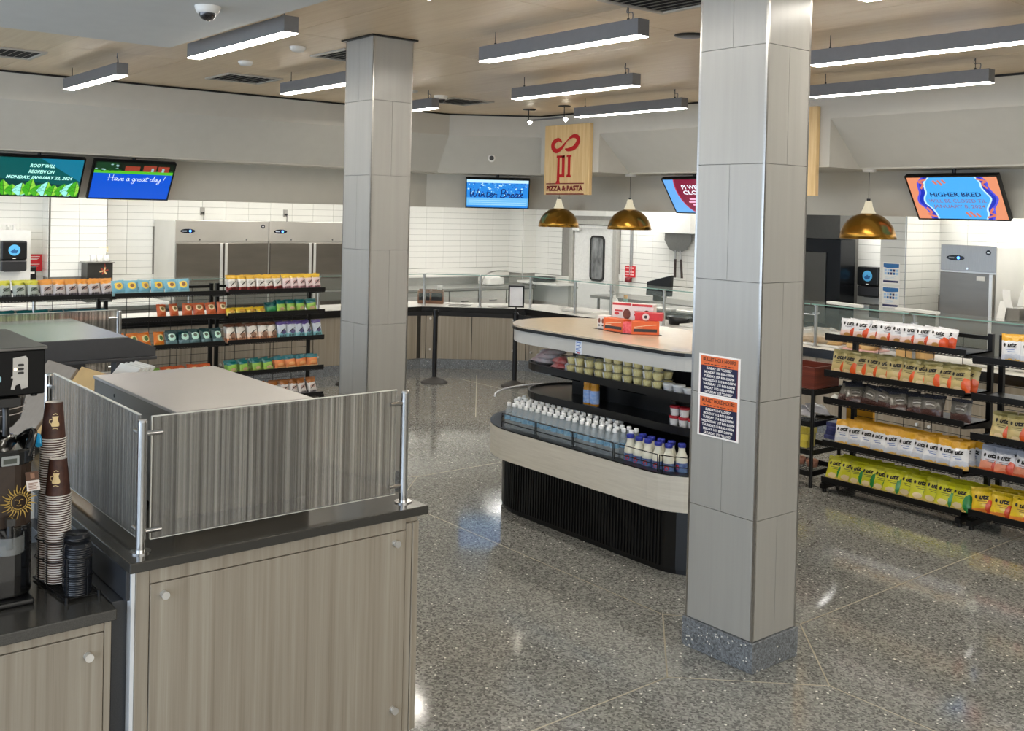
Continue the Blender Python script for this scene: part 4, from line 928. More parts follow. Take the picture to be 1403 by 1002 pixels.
# water bottles
M_pet = pm('bottle_pet', (198, 208, 214), .05, alpha=.36, nz=.02, coat=.5); M_lbl = pm('label_blue', (104, 158, 196), .35, c2=(160, 194, 214), ns=60); M_capw = pm('cap_white', (238, 240, 242), .4, nz=.02)
m = MB(); pr = [(.001, .004), (.024, 0), (.029, .006), (.029, .03), (.0275, .035), (.0295, .04), (.0275, .05), (.0295, .055), (.0275, .065), (.0295, .07), (.0295, .125), (.028, .14), (.02, .165), (.0135, .185), (.0135, .195)]
bot_me = m.lathe(pr, n=14).mesh('water_bottle', M_pet)
lab_me = MB().lathe([(.0302, .098), (.0302, .126)], n=14).mesh('label', M_lbl)
cap_me = MB().lathe([(.0150, .190), (.0155, .193), (.0150, .211), (.012, .214), (.001, .2145)], n=12).mesh('cap', M_capw)
def bottle(x, y, z, label, rz=0, sc=1.08):
    o = bpy.data.objects.new('water_bottle', bot_me); COL.objects.link(o); o.location = (x, y, z); o.rotation_euler = (0, 0, rz); o.scale = (sc, sc, sc)
    tag(o, label, 'bottle', 'water bottles on the island deck'); piece('label', lab_me, o); piece('cap', cap_me, o); return o
ZD = .618
R = random.Random(11)
for row in range(5):
    for i in range(19):
        x = -5.95+i*.0665+.015*(row % 2); y = CY-.585+row*.0665
        if row == 0 and i > 17: continue
        if row > 2 and i > 14: continue
        if hypot(min(0, x-CX0), y-CY) > .60: continue
        bottle(x+R.uniform(-.004, .004), y+R.uniform(-.003, .003), ZD, f'clear water bottle with white cap, {ORD[i]} from the clear end guard, {["front", "second", "third", "fourth", "fifth"][row]} row', R.uniform(0, 6))
for k, (x, y) in enumerate(((-6.03, 5.0), (-6.07, 5.07), (-6.01, 5.08), (-6.10, 5.14), (-6.03, 5.16))): bottle(x, y, ZD, f'clear water bottle in the curve by the end guard, {ORD[k]} around it', k)
# milk bottles
M_milk = pm('milk_white', (236, 234, 218), .35, nz=.02); M_mcap = pm('cap_blue', (36, 48, 150), .35); M_mlbl = pm('milk_label', (44, 62, 140), .4, c2=(120, 150, 190), ns=40); M_mred = pm('milk_red', (200, 60, 64), .4)
m = MB().lathe([(.001, 0), (.033, 0), (.036, .005), (.036, .10), (.033, .125), (.022, .150), (.020, .17), (.023, .178)], n=16); milk_me = m.mesh('milk_bottle', M_milk)
mlab = MB().lathe([(.0366, .012), (.0366, .085)], n=16).mesh('label', M_mlbl)
mcap = MB().lathe([(.0235, .176), (.0245, .178), (.0245, .196), (.022, .2), (.001, .2)], n=14).mesh('cap', M_mcap)
mm = MB(); mm.add([(.0372*cos(u), .0372*sin(u), .06+.016*sin(a)) for u, a in [(-1.3+.4*cos(2*pi*i/12), 2*pi*i/12) for i in range(12)]], [tuple(range(12))]); mred = mm.mesh('emblem', M_mred)
for k, (x, y) in enumerate(((-4.66, 4.90), (-4.575, 4.895), (-4.49, 4.89), (-4.405, 4.895), (-4.32, 4.90), (-4.62, 4.975), (-4.535, 4.97), (-4.45, 4.97), (-4.365, 4.975), (-4.28, 4.98))):
    o = bpy.data.objects.new('milk_bottle', milk_me); COL.objects.link(o); o.location = (x-.05, lift(x-.05, y, .575 if k < 5 else .50), ZD); o.rotation_euler = (0, 0, R.uniform(-.5, .3)); o.scale = (1.06, 1.06, 1.06)
    tag(o, f'white milk bottle with blue cap, {ORD[k % 5]} from the water bottles in the {"front" if k < 5 else "second"} row', 'bottle', 'milk bottles on the island deck')
    piece('label', mlab, o); piece('cap', mcap, o); piece('emblem', mred, o)
# juice bottles on the lower shelf
M_jcap = pm('juice_gold', (204, 142, 36), .35, nz=.05); M_jl = pm('juice_label', (108, 150, 214), .4, c2=(170, 190, 225), ns=40)
for k, x in enumerate((-5.40, -5.325)):
    o = MB().lathe([(.001, 0), (.03, 0), (.033, .005), (.033, .125), (.03, .14), (.033, .15), (.032, .17), (.02, .19), (.018, .2)], (x, 5.16, .887), 16).build('juice_bottle', M_jcap)
    tag(o, f'golden capped juice bottle, {["nearer the end guard", "nearer the red tubs"][k]} of the pair', 'bottle', 'juice bottles on the island shelf')
    MB().lathe([(.0338, .02), (.0338, .115)], (x, 5.16, .887), 16).build('label', M_jl, o); MB().lathe([(.0205, .195), (.021, .198), (.021, .222), (.001, .224)], (x, 5.16, .887), 14).build('cap', M_jcap, o)
# tubs
M_tub = pm('tub_white', (226, 224, 222), .45); M_tred = pm('tub_lid_red', (176, 34, 46), .35, nz=.04); M_tink = pm('tub_ink', (150, 150, 170), .5)
def tub(x, y, z, r, h_, label, lidmat, group, name='yogurt_tub'):
    y = lift(x, y, .31)
    o = MB().lathe([(.001, 0), (r*.8, 0), (r*.84, .004), (r, h_)], (x, y, z), 18).build(name, M_tub); tag(o, label, 'tub', group)
    MB().lathe([(r*1.03, h_-.006), (r*1.08, h_-.004), (r*1.08, h_+.006), (r, h_+.009), (.001, h_+.009)], (x, y, z), 18).build('lid', lidmat, o)
    m = MB()
    def f(u, v, d=0): rr = r*(.84+.16*v/h_)+.0008; return (x+rr*cos(-1.9+u/rr), y+rr*sin(-1.9+u/rr), z+v)
    quad(m, f, -.012, h_*.35, .012, h_*.5, 0); quad(m, f, -.008, h_*.2, .006, h_*.27, 0); m.build('print', M_tink, o)
for k, (x, z) in enumerate(((-4.555, 0), (-4.475, 0), (-4.395, 0), (-4.555, 1), (-4.475, 1))):
    tub(x, 5.155+.002*k, .887+z*.067, .034, .056, f'white tub with red lid, {["first", "second", "third"][k % 3]} from the juice bottles, {"on top" if z else "on the shelf"}', M_tred, 'red lidded tubs on the island shelf')
tub(-4.305, 5.165, .887, .040, .056, 'white tub with black lid beside the red lidded tubs', M_blk, None)
M_clearcup = pm('cup_clear', (236, 238, 232), .1, alpha=.16, nz=.02); M_corn = pm('pale_fruit', (255, 244, 178), .6, c2=(236, 214, 124), ns=90, bump=.3)
# clear snack cups stacked on the upper shelf
ccup = MB().lathe([(.001, 0), (.030, 0), (.032, .003), (.041, .052), (.044, .054), (.044, .058), (.038, .06), (.001, .061)], n=16).mesh('snack_cup', M_clearcup)
m = MB().lathe([(.001, .003), (.029, .003), (.0385, .046), (.03, .052), (.001, .054)], n=14); R2 = random.Random(2)
for i in range(14): a = R2.uniform(0, 6.3); q = R2.uniform(0, .03); m.lathe([(.001, .0), (.007, .004), (.001, .010)], (q*cos(a), q*sin(a), .044), 5)
cfill = m.mesh('contents', M_corn)
m = MB()
for u0 in (0,):
    vs = []; fs = []
    for i in range(5):
        a = -2.75+i*.22
        for z in (.004, .054): r = .0315+.0095*z/.05+.0012; vs.append((r*cos(a), r*sin(a), z))
    m.add(vs, [(2*i, 2*i+2, 2*i+3, 2*i+1) for i in range(4)])
clab = m.mesh('label', M_paper)
k = 0
cols = [(-5.56, 2), (-5.47, 2), (-5.37, 2), (-5.27, 2), (-5.175, 3), (-5.08, 3), (-4.98, 3), (-4.885, 3), (-4.79, 3), (-4.70, 3)]
for ci, (x, n_) in enumerate(cols):
    for row in range(2):
        for z in range(n_ if row == 0 else 2):
            o = bpy.data.objects.new('snack_cup', ccup); COL.objects.link(o); o.location = (x+R.uniform(-.005, .005), 5.142+row*.095, 1.107+z*.061); o.rotation_euler = (0, 0, R.uniform(-.4, .4))
            tag(o, f'clear cup of pale yellow pieces, {ORD[ci]} column from the end guard, {["front", "rear"][row]} stack, {["bottom", "second", "third"][z]} cup', 'snack cup', 'clear cups on the upper island shelf')
            piece('contents', cfill, o); piece('label', clab, o)
for k, x in enumerate((-4.60, -4.515, -4.43, -4.34)):
    tub(x, 5.145+.004*k, 1.107, .040, .05-.01*(k > 1), f'plain white lidded tub on the upper island shelf, {ORD[k]} after the yellow cups', M_paper, 'plain white tubs on the upper island shelf', 'white_tub')
# bags and packs at the curved end of the upper shelf
def bag_soft(name, label, cat, c, sx, sy, sz, rot, mats, seed, group=None):
    """puffy plastic pack: rounded pillow with rumpled faces"""
    R = random.Random(seed); m = MB(); n = 7; vs = []; fs = []
    for s_ in (1, -1):
        for i in range(n+1):
            for j in range(n+1):
                u, v = i/n*2-1, j/n*2-1; p = ((1-u*u)*(1-v*v))**.38
                vs.append((u*sx/2*(1-.06*v*v), v*sy/2*(1-.06*u*u), s_*p*sz/2*(1+R.uniform(-.25, .25))))
    q = (n+1)**2
    for i in range(n):
        for j in range(n):
            a = i*(n+1)+j; fs.append((a, a+n+1, a+n+2, a+1)); fs.append((q+a+1, q+a+n+2, q+a+n+1, q+a))
    m.add(vs, fs, 0, True); o = bpy.data.objects.new(name, m.mesh(name, mats)); COL.objects.link(o); o.location = c; o.rotation_euler = rot
    return tag(o, label, cat, group)
M_pwhite = pm('pack_white', (228, 224, 224), .3, c2=(206, 170, 172), ns=9, coat=.4); M_pred = pm('pack_red', (196, 70, 66), .3, c2=(232, 190, 186), ns=14, coat=.4)
for k in range(3): bag_soft('snack_pack', f'white and pink snack pack lying at the curved island end, {["lowest", "middle", "topmost"][k]} of three', 'snack pack', (-6.02+.03*k, 5.27+.02*k, 1.128+.035*k), .20, .15, .05, (.05, .1-.06*k, .5+.3*k), M_pwhite, 40+k, 'packs at the island end')
for k in range(2): bag_soft('snack_pack', f'red snack pack beside the yellow cups, {["lower", "upper"][k]} one', 'snack pack', (-5.73+.01*k, 5.19, 1.128+.045*k), .15, .12, .05, (.1, 0, .2), M_pred, 50+k, 'packs at the island end')
bag_soft('snack_pack', 'grey white snack pack between red packs and yellow cups', 'snack pack', (-5.64, 5.21, 1.15), .1, .14, .06, (.9, 0, .1), pm('pack_grey', (222, 226, 228), .3, coat=.4), 57)

# boxes on the island top
M_bx = pm('box_white', (222, 212, 208), .5, nz=.04); M_brd = pm('box_red', (196, 46, 50), .45); M_bor = pm('box_orange', (222, 98, 44), .45); M_bbk = pm('box_black', (44, 38, 38), .45); M_bdn = pm('box_donut', (130, 66, 44), .5, c2=(96, 44, 30), ns=30); M_bcr = pm('box_cream', (232, 206, 170), .5)
def carton(cx, cy, z, sx, sy, sz, rz, label, body, front=None, side=None):
    t = thing('snack_carton', label, 'box', (cx, cy, z), rz, 'snack cartons on the island top')
    MB().box(-sx/2, -sy/2, 0, sx/2, sy/2, sz).build('body', body, t, world=False, bevel=.002)
    if front: m = MB(); front[0](m, plane_fn((0, -sy/2, sz/2), (1, 0, 0), (0, 0, 1))); m.build('print', front[1], t, world=False)
    if side: m = MB(); side[0](m, plane_fn((sx/2, 0, sz/2), (0, 1, 0), (0, 0, 1))); m.build('side_print', side[1], t, world=False)
    return t
def pdon(m, f):
    quad(m, f, -.062, .038, .0, .05, .0008, 0); poly(m, f, ell(-.045, .022, .02, .012, 14), .0009, 0); poly(m, f, ell(.035, .02, .03, .04, 18), .001, 1); quad(m, f, -.08, .085, .08, .102, .001, 0)
    quad(m, f, -.06, -.02, -.035, -.008, .0008, 2); quad(m, f, .02, -.035, .05, -.024, .0008, 2)
def porg(m, f):
    quad(m, f, -.085, -.028, .085, -.006, .0008, 0); ribbon(m, f, [(-.08, .006), (.0, .018), (.08, .026)], .004, .0008, 1); ribbon(m, f, [(-.08, -.002), (-.02, .003)], .004, .0008, 1)
def pwhite(m, f):
    for k in (-.03, .005): poly(m, f, ell(k, .01, .012, .02, 12), .0008, 1); quad(m, f, k-.01, -.03, k+.008, -.018, .0008, 0)
G0 = (-5.33, 5.43)
carton(G0[0]-.055, G0[1]+.07, 1.422, .165, .07, .205, .42, 'white upright snack carton with red band, on the end guard side', M_bx, (pdon, [M_brd, M_bdn, M_bcr]), None)
carton(G0[0]+.105, G0[1]+.115, 1.422, .175, .07, .205, .42, 'white upright snack carton with red band, on the column side', M_bx, (pdon, [M_brd, M_bdn, M_bcr]), None)
carton(G0[0]-.01, G0[1]-.045, 1.422, .205, .085, .095, .02, 'low orange and black snack carton on the end guard side', M_bor, (porg, [M_bbk, M_bcr]), None)
carton(G0[0]+.225, G0[1]+.005, 1.422, .20, .085, .095, .80, 'low orange and black snack carton on the column side', M_bor, (porg, [M_bbk, M_bcr]), None)
carton(G0[0]-.175, G0[1]-.0, 1.422, .10, .08, .10, .05, 'small black and white striped carton at the end of the group', M_bx, (pwhite, [M_bbk, M_bdn]), None)
carton(G0[0]+.20, G0[1]+.075, 1.519, .20, .09, .055, .60, 'red snack carton lying across the orange carton', M_brd, (lambda m, f: (poly(m, f, ell(-.02, -.002, .026, .026, 20), .001, 0), poly(m, f, ell(-.02, -.002, .012, .012, 14), .0018, 1)), [M_bx, M_bbk]), None)
carton(G0[0]+.135, G0[1]-.07, 1.422, .075, .055, .085, .4, 'bright red small carton wedged at the front corner', pm('box_bright_red', (214, 44, 60), .4, c2=(236, 110, 110), ns=60), None, None)
t = tag(MB().prism([(-5.58, 5.37), (-5.20, 5.30), (-4.99, 5.49), (-5.22, 5.63), (-5.52, 5.55)], 1.4205, 1.424).build('wire_tray', M_black), 'thin black tray under the snack cartons on the island', 'tray')
# ------------------------------------------------------------------ service counters along the far walls
M_ctop = pm('counter_white', (226, 223, 215), .2, nz=.03, ns=20); M_cedge = pm('counter_edge_black', (24, 24, 25), .25, nz=.15, ns=200)
K = [(-12.2, 1.0), (-12.2, 8.30), (-11.26, 9.47), (3.3, 9.47)]; KB = [(-13.0, 1.0), (-13.0, 8.58), (-11.64, 10.27), (3.3, 10.27)]
def off(d):
    """counter front line moved d metres inwards (away from the hall)"""
    n = Vector((-.78, .626)); c = Vector(K[1])+n*d; u = Vector((.626, .78))
    return [(K[0][0]-d, K[0][1]), (K[1][0]-d, c.y+u.y*((K[1][0]-d-c.x)/u.x)), (c.x+u.x*((K[2][1]+d-c.y)/u.y), K[2][1]+d), (K[3][0], K[3][1]+d)]
F2, B2_ = off(.06), off(.78)
def path_prism(a, b, z0, z1): return MB().prism(a+b[::-1], z0, z1)
t = thing('service_counter', 'long service counter with wood-look doors under the far bulkhead', 'counter', (-11.7, 8.9, 0))
path_prism(F2, B2_, .14, .84).build('carcass', M_seam, t)
path_prism(off(.03), off(.76), 0, .14).build('kick_base', M_base, t)
path_prism(off(-.02), off(.80), .86, .90).build('worktop', M_ctop, t, bevel=.004)
path_prism(off(-.026), off(-.018), .85, .902).build('edge_band', M_cedge, t)
path_prism(off(.02), off(.06), .80, .86).build('top_rail', M_cedge, t)
def doors(a, b, widths, z0=.142, z1=.80):
    a = Vector(a); b = Vector(b); u = (b-a).normalized(); n = Vector((u.y, -u.x)); s = 0
    for i, wd in enumerate(widths):
        p = a+u*(s+.005); q = a+u*(s+wd-.005); r = n*-.02
        m = MB().prism([tuple(p), tuple(q), tuple(q-n*.02), tuple(p-n*.02)], z0, z1); d_ = m.build('door', M_lam2, t, bevel=.002)
        if wd > .3:
            e = (q if i % 2 == 0 else p)+(-u if i % 2 == 0 else u)*.06
            for z in (z1-.07, z0+.14): knob(d_, e.x+n.x*.001, e.y+n.y*.001, z, (n.x, n.y, 0), .016)
        s += wd
f = off(.035)
doors(f[0], f[1], [.62]*11+[.44]); ch = (Vector(f[2])-Vector(f[1])).length; doors(f[1], f[2], [.08, (ch-.2)/2, (ch-.2)/2, .12]); doors(f[2], f[3], [.08, .46]+[.62]*22)
# drop-in round wells on the chamfered counter
for k, (x, y) in enumerate(((-12.08, 8.90), (-11.66, 9.30))):
    o = MB().lathe([(.17, 0), (.165, .006), (.13, .008), (.12, .003), (.001, .002)], (x, y, .90), 28).build('counter_well', M_dsteel); tag(o, f'dark round well in the white counter, {["nearer the wooden caddy", "nearer the rope post"][k]}', 'food well', 'round counter wells')
# glass food guards
gp = [(-12.33, 3.1), (-12.33, 4.9), (-12.33, 6.7), (-12.33, 8.43), (-11.79, 9.05), (-11.307, 9.60), (-10.365, 9.62), (-9.665, 9.62), (-8.72, 9.62), (-7.6, 9.62), (-6.5, 9.62), (-5.35, 9.62), (-4.1, 9.62), (-2.9, 9.62)]
for i, (x, y) in enumerate(gp):
    t = thing('guard_post', f'slim steel food guard post on the service counter, {ORD[i]} from the window side', 'post', (x, y, .90), group='food guard posts')
    MB().cyl((x, y, .90), (x, y, 1.345), .019, n=14).build('pole', M_steel, t); MB().cyl((x, y, .90), (x, y, .908), .04, n=16).build('flange', M_steel, t)
    MB().box(x-.035, y-.012, 1.255, x+.035, y+.012, 1.275).cyl((x, y, 1.345), (x, y, 1.36), .026, n=14).build('clamp', M_steel, t)
for i in range(len(gp)-1):
    a, b = Vector(gp[i]), Vector(gp[i+1]); u = (b-a).normalized(); n = Vector((u.y, -u.x))
    p, q = a+u*.01, b-u*.01
    t = thing('food_guard', f'clear glass food guard over the service counter, {ORD[i]} pane from the window side', 'glass guard', (a.x, a.y, .9), group='glass food guards')
    MB().prism([tuple(p+n*.10), tuple(q+n*.10), tuple(q-n*.28), tuple(p-n*.28)], 1.362, 1.372).build('glass_shelf', M_glass, t)
    MB().prism([tuple(p+n*.104), tuple(q+n*.104), tuple(q+n*.098), tuple(p+n*.098)], 1.361, 1.373).build('shelf_edge', M_glassE, t)
    MB().prism([tuple(p+n*.03), tuple(q+n*.03), tuple(q+n*.022), tuple(p+n*.022)], 1.03, 1.335).build('pane', M_glass, t)
# caddy on the chamfer corner
M_walnut = wood_mat('caddy_walnut', [(98, 64, 44), (120, 82, 58), (138, 98, 70)], (3, 3, 60), .5)
t = thing('counter_caddy', 'brown wooden caddy with two dark bins by the first corner post', 'caddy', (-12.6, 8.74, .90), radians(51))
m = MB(); m.box(-.19, -.13, 0, .19, .13, .02).box(-.19, .11, .02, .19, .13, .20).box(-.19, -.13, .02, -.175, .11, .19).box(.175, -.13, .02, .19, .11, .19).box(-.01, -.13, .02, .01, .11, .19).box(-.175, -.13, .02, .175, -.12, .05).box(-.175, -.13, .16, .175, -.12, .19); m.build('case', M_walnut, t, world=False, bevel=.002)
for x in (-.17, .015): MB().box(x, -.122, .05, x+.155, .10, .16).build('bin', M_blk, t, world=False)
o = MB().lathe([(.001, 0), (.033, 0), (.042, .07), (.038, .07), (.03, .01), (.001, .01)], (-12.52, 8.84, 1.10), 16).build('cup', M_white); tag(o, 'small white cup standing on the brown wooden caddy', 'cup')
# stanchions
M_cast = pm('stanchion_base', (64, 61, 58), .55, .3, nz=.1); M_belt = pm('belt_black', (16, 16, 17), .8, nz=.2, ns=200)
def stanchion(x, y, label):
    t = thing('rope_post', label, 'barrier post', (x, y, 0), group='black belt barrier posts')
    MB().lathe([(.18, 0), (.18, .012), (.165, .02), (.08, .055), (.04, .075), (.034, .08)], (x, y, 0), 32).build('base', M_cast, t)
    MB().cyl((x, y, .07), (x, y, .92), .032, n=20).build('pole', M_black, t)
    MB().cyl((x, y, .88), (x, y, .965), .036, n=20).cyl((x, y, .965), (x, y, .975), .036, .026, n=20).box(x-.045, y-.02, .89, x+.045, y+.02, .95).build('head', M_blk, t, bevel=.002)
    return t
s1 = stanchion(-11.10, 7.78, 'black belt barrier post in front of the striped counter doors'); s2 = stanchion(-10.32, 8.52, 'black belt barrier post carrying the framed notice'); s3 = stanchion(-11.55, 6.75, 'black belt barrier post hidden beyond the farther column')
def belt(a, b, label):
    u = (Vector(b)-Vector(a)).normalized(); a = Vector(a)+u*.045; b = Vector(b)-u*.045; n = Vector((-u.y, u.x))*.0015
    tag(MB().prism([tuple(a+n), tuple(b+n), tuple(b-n), tuple(a-n)], .892, .945).build('barrier_belt', M_belt), label, 'belt', 'barrier belts')
belt((-11.10, 7.78), (-10.32, 8.52), 'black belt between the two rope posts beside the island'); belt((-11.55, 6.75), (-11.10, 7.78), 'black belt running behind the farther column')
belt((-10.32, 8.52), (-8.8, 8.75), 'black belt leading from the notice post behind the island')
s4 = stanchion(-8.8, 8.75, 'black belt barrier post hidden behind the island')
t = thing('sign_holder', 'black framed white notice on top of the second rope post', 'sign', (-10.32, 8.52, .975), YAW-radians(6))
MB().cyl((0, 0, 0), (0, 0, .07), .01, n=10).build('stem', M_black, t, world=False)
m = MB()
for a in ((-.105, .065, .105, .085), (-.105, .335, .105, .355), (-.105, .085, -.085, .335), (.085, .085, .105, .335)): m.box(a[0], -.012, a[1], a[2], .012, a[3])
m.build('frame', M_black, t, world=False)
MB().box(-.085, -.004, .085, .085, .004, .335).build('notice_sheet', pm('notice_grey', (214, 214, 216), .5, nz=.06, ns=9), t, world=False)

# ------------------------------------------------------------------ left kitchen
M_frm = pm('fridge_frame', (222, 220, 214), .32, .7, nz=.03, ns=3); M_frd = pm('fridge_door', (128, 122, 113), .3, .9, nz=.10, ns=1.6, stretch=(1, 1, 4))
M_logo = pm('badge_dark', (20, 24, 34), .25); M_led = em('badge_led', (70, 130, 255), 2.0)
M_head = pm('fridge_header', (206, 202, 194), .32, .8, nz=.07, ns=1.4)
def fridge(name, label, o, u, wd, nd, depth=.8, zt=2.07, zh=1.765, badge_l=True, hinge=None):
    """o: front lower-left corner (x,y); u: direction of the front; stands deep behind the front"""
    u = Vector(u); n = Vector((u.y, -u.x)); c = Vector(o)+u*wd/2-n*depth/2
    t = thing(name, label, 'refrigerator', (c.x, c.y, 0), atan2(u.y, u.x), 'steel reach-in refrigerators')
    w2, d2 = wd/2, depth/2
    MB().box(-w2, -d2, .13, w2, d2, zt-.012).build('body', M_frm, t, world=False, bevel=.004)
    MB().box(-w2, -d2-.02, zh, w2, -d2, zt).build('header', M_head if nd > 1 else M_steelh, t, world=False, bevel=.003)
    for i in range(4): MB().cyl(((-1 if i % 2 else 1)*(w2-.1), (-1 if i > 1 else 1)*(d2-.1), 0), ((-1 if i % 2 else 1)*(w2-.1), (-1 if i > 1 else 1)*(d2-.1), .13), .03, n=10).build('foot', M_blk, t, world=False)
    g = wd/nd
    for i in range(nd):
        x0 = -w2+i*g+.012; x1 = x0+g-.024
        for za, zb in ((1.01, zh-.02), (.16, .985)) if nd > 1 else ((.16, zh-.02),):
            d_ = MB().box(x0, -d2-.045, za, x1, -d2-.002, zb).build('door', M_frd, t, world=False, bevel=.004)
            hx = x1-.045 if (i % 2 == 0) else x0+.005
            MB().box(hx, -d2-.062, za, hx+.04, -d2-.046, zb).build('handle', M_frm, d_, world=False, bevel=.004)
    f = plane_fn((-w2, -d2-.02, (zh+zt)/2), (1, 0, 0), (0, 0, 1))
    m = MB(); poly(m, f, ell(.18, .0, .11, .032, 24), .002, 0); quad(m, f, .10, -.008, .165, .008, .004, 2); poly(m, f, ell(.215, 0, .018, .018, 12), .004, 1); m.build('badge', [M_logo, M_led, pm('badge_text', (150, 155, 165), .4)], t, world=False)
    m = MB(); poly(m, f, ell(wd-.09, .075, .03, .03, 18), .002, 0); quad(m, f, wd-.105, .067, wd-.075, .083, .004, 1); m.build('round_logo', [M_logo, M_frm], t, world=False)
    for i in range(nd): MB().cyl((-w2+g*(i+.5), -d2-.02, zh+.03), (-w2+g*(i+.5), -d2-.028, zh+.03), .012, n=10).build('lock', M_chrome, t, world=False)
    return t
fridge('refrigerator', 'two-door steel refrigerator nearer the white tiled pilaster', (-14.15, 5.40), (0, 1, 0)[:2], 1.42, 2)
fridge('refrigerator', 'two-door steel refrigerator partly behind the farther column', (-14.15, 6.835), (0, 1), 1.42, 2)
fridge('refrigerator', 'one-door dark steel refrigerator below the waves screen', (-6.11, 11.55), (1, 0), .655, 1, zt=2.03, zh=1.73)
slab('label_sticker', 'small white sticker on the single-door refrigerator front', 'sticker', (-5.61, 11.50, 1.63), .10, .004, .05, (0, 0, 0), M_paper, None, 0)
def outlet(y, z, label):
    t = thing('wall_outlet', label, 'outlet', (-14.99, y, z-.06), group='outlets above the refrigerators')
    MB().box(-15.0, y-.038, z-.06, -14.982, y+.038, z+.06).build('plate', M_steel, t, bevel=.002); MB().cyl((-14.982, y, z-.02), (-14.94, y, z-.02), .018, n=10).build('plug', M_blk, t); MB().tube([(-14.94, y, z-.02), (-14.93, y, z-.07), (-14.93, y, 2.06)], .006, 6).build('cord', M_blk, t)
outlet(6.14, 2.195, 'wall outlet with black plug above the nearer refrigerator'); outlet(7.52, 2.19, 'wall outlet with black plug above the refrigerator by the farther column')
# back counter along the left wall
t = thing('back_counter', 'steel back counter with drawers along the white tiled wall', 'counter', (-14.6, 10, 0))
MB().box(-15, 8.32, .12, -14.22, 12.15, .92).build('body', M_dsteel, t, bevel=.003); MB().box(-15, 8.3, .92, -14.17, 12.17, .96).box(-15, 8.3, .96, -14.97, 12.17, 1.1).build('top', M_steelh, t, bevel=.003); MB().box(-14.9, 8.36, 0, -14.3, 12.1, .12).build('plinth', M_black, t)
for i in range(6):
    y0 = 8.36+i*.63; d_ = MB().box(-14.22, y0, .50, -14.2, y0+.60, .90).build('drawer', M_frm, t, bevel=.002); MB().box(-14.2, y0+.22, .72, -14.18, y0+.38, .74).build('handle', M_chrome, d_)
    d_ = MB().box(-14.22, y0, .14, -14.2, y0+.60, .48).build('door', M_dsteel, t, bevel=.002)
t = thing('back_counter', 'white topped back counter behind the left snack racks', 'counter', (-14.5, 3.4, 0))
MB().box(-15, 1.2, .12, -14.2, 5.3, .88).build('body', M_steelh, t); MB().box(-15, 1.18, .88, -14.15, 5.34, .92).build('top', M_white, t, bevel=.003); MB().box(-14.9, 1.3, 0, -14.3, 5.2, .12).build('plinth', M_black, t)
# scale and pan
t = thing('slicer', 'white rounded kitchen machine with a thin handle on the back counter', 'appliance', (-14.6, 11.45, .96))
MB().prism(rrect(-14.6, 11.45, .34, .42, .08), .98, 1.10).lathe([(.17, 0), (.14, .04), (.001, .06)], (-14.6, 11.45, 1.10), 20).build('body', M_white, t, bevel=.008); MB().tube(smooth_pts([(-14.45, 11.1, .98), (-14.45, 11.2, 1.15), (-14.45, 11.4, 1.22), (-14.45, 11.7, 1.22)], 5), .012, 8).build('handle', M_steel, t)
for y in (11.3, 11.6): MB().cyl((-14.6, y, .96), (-14.6, y, .985), .03, n=10).build('foot', M_blk, t)
o = MB().lathe([(.001, 0), (.2, 0), (.22, .02), (.22, .09), (.205, .09), (.2, .03), (.001, .02)], (-14.0, 12.2, 1.04), 26).build('pan', M_blk); tag(o, 'black round pan on the ledge left of the white kitchen door', 'pan')
slab('ledge_shelf', 'white ledge shelf left of the white kitchen door', 'shelf', (-14.0, 12.25, 1.0), 1.1, .46, .04, (0, 0, 0), M_white, None, .003)
# towel dispenser etc. on the left wall
def dispenser(x, y, z, face, label, s_=1.0):
    """black wall dispenser with round blue badge; face: unit normal"""
    n = Vector(face); u = Vector((-n.y, n.x, 0))*1; t = thing('towel_dispenser', label, 'towel dispenser', (x, y, z), group='black towel dispensers')
    f = plane_fn((x, y, z+.2*s_), u, (0, 0, 1)); k = plane_fn((x, y, z+.2*s_), u, (0, 0, 1))
    def prism(u0, v0, u1, v1, d0, d1, mat, nm, bev=.01):
        m = MB(); m.hexa([k(u0, v0, d1), k(u1, v0, d1), k(u1, v0, d0), k(u0, v0, d0)], [k(u0, v1, d1), k(u1, v1, d1), k(u1, v1, d0), k(u0, v1, d0)]); return m.build(nm, mat, t, bevel=bev)
    prism(-.16*s_, -.05*s_, .16*s_, .2*s_, 0, .20, M_blk, 'upper_cover', .02); prism(-.16*s_, -.2*s_, .16*s_, -.055*s_, 0, .19, pm('dispenser_grey', (38, 38, 40), .35), 'lower_cover', .02)
    m = MB(); poly(m, f, ell(0, .08*s_, .072*s_, .072*s_, 28), .202, 0); poly(m, f, [(-.05*s_, .06*s_), (0, .1*s_), (.02*s_, .075*s_), (.05*s_, .09*s_), (.03*s_, .04*s_), (-.03*s_, .04*s_)][::-1], .204, 1); quad(m, f, -.02*s_, -.035*s_, .02*s_, -.025*s_, .202, 2)
    m.build('badge', [pm('badge_lightblue', (92, 178, 228), .35), pm('badge_blue2', (34, 92, 150), .35), M_paper], t)
    MB().tube([k(-.10*s_, -.2*s_, .1), k(.10*s_, -.2*s_, .1)], .012, 8).build('outlet_lip', M_blk, t)
    return t
dispenser(-14.72, 3.40, 1.36, (1, 0, 0), 'black towel dispenser with blue badge left of the red notice'); dispenser(-7.52, 12.48, 1.27, (0, -1, 0), 'black towel dispenser with blue badge beside the notice pilaster')
slab('dispenser_backboard', 'white board behind the left towel dispenser', 'panel', (-14.86, 3.40, 1.0), .28, .5, .9, (0, 0, 0), M_white, None, .003)
t = thing('notice_plate', 'red notice plate with white lines beside the left towel dispenser', 'sign', (-14.96, 3.73, 1.33)); MB().box(-14.98, 3.62, 1.33, -14.975, 3.86, 1.56).build('plate', pm('notice_red', (214, 30, 44), .45), t)
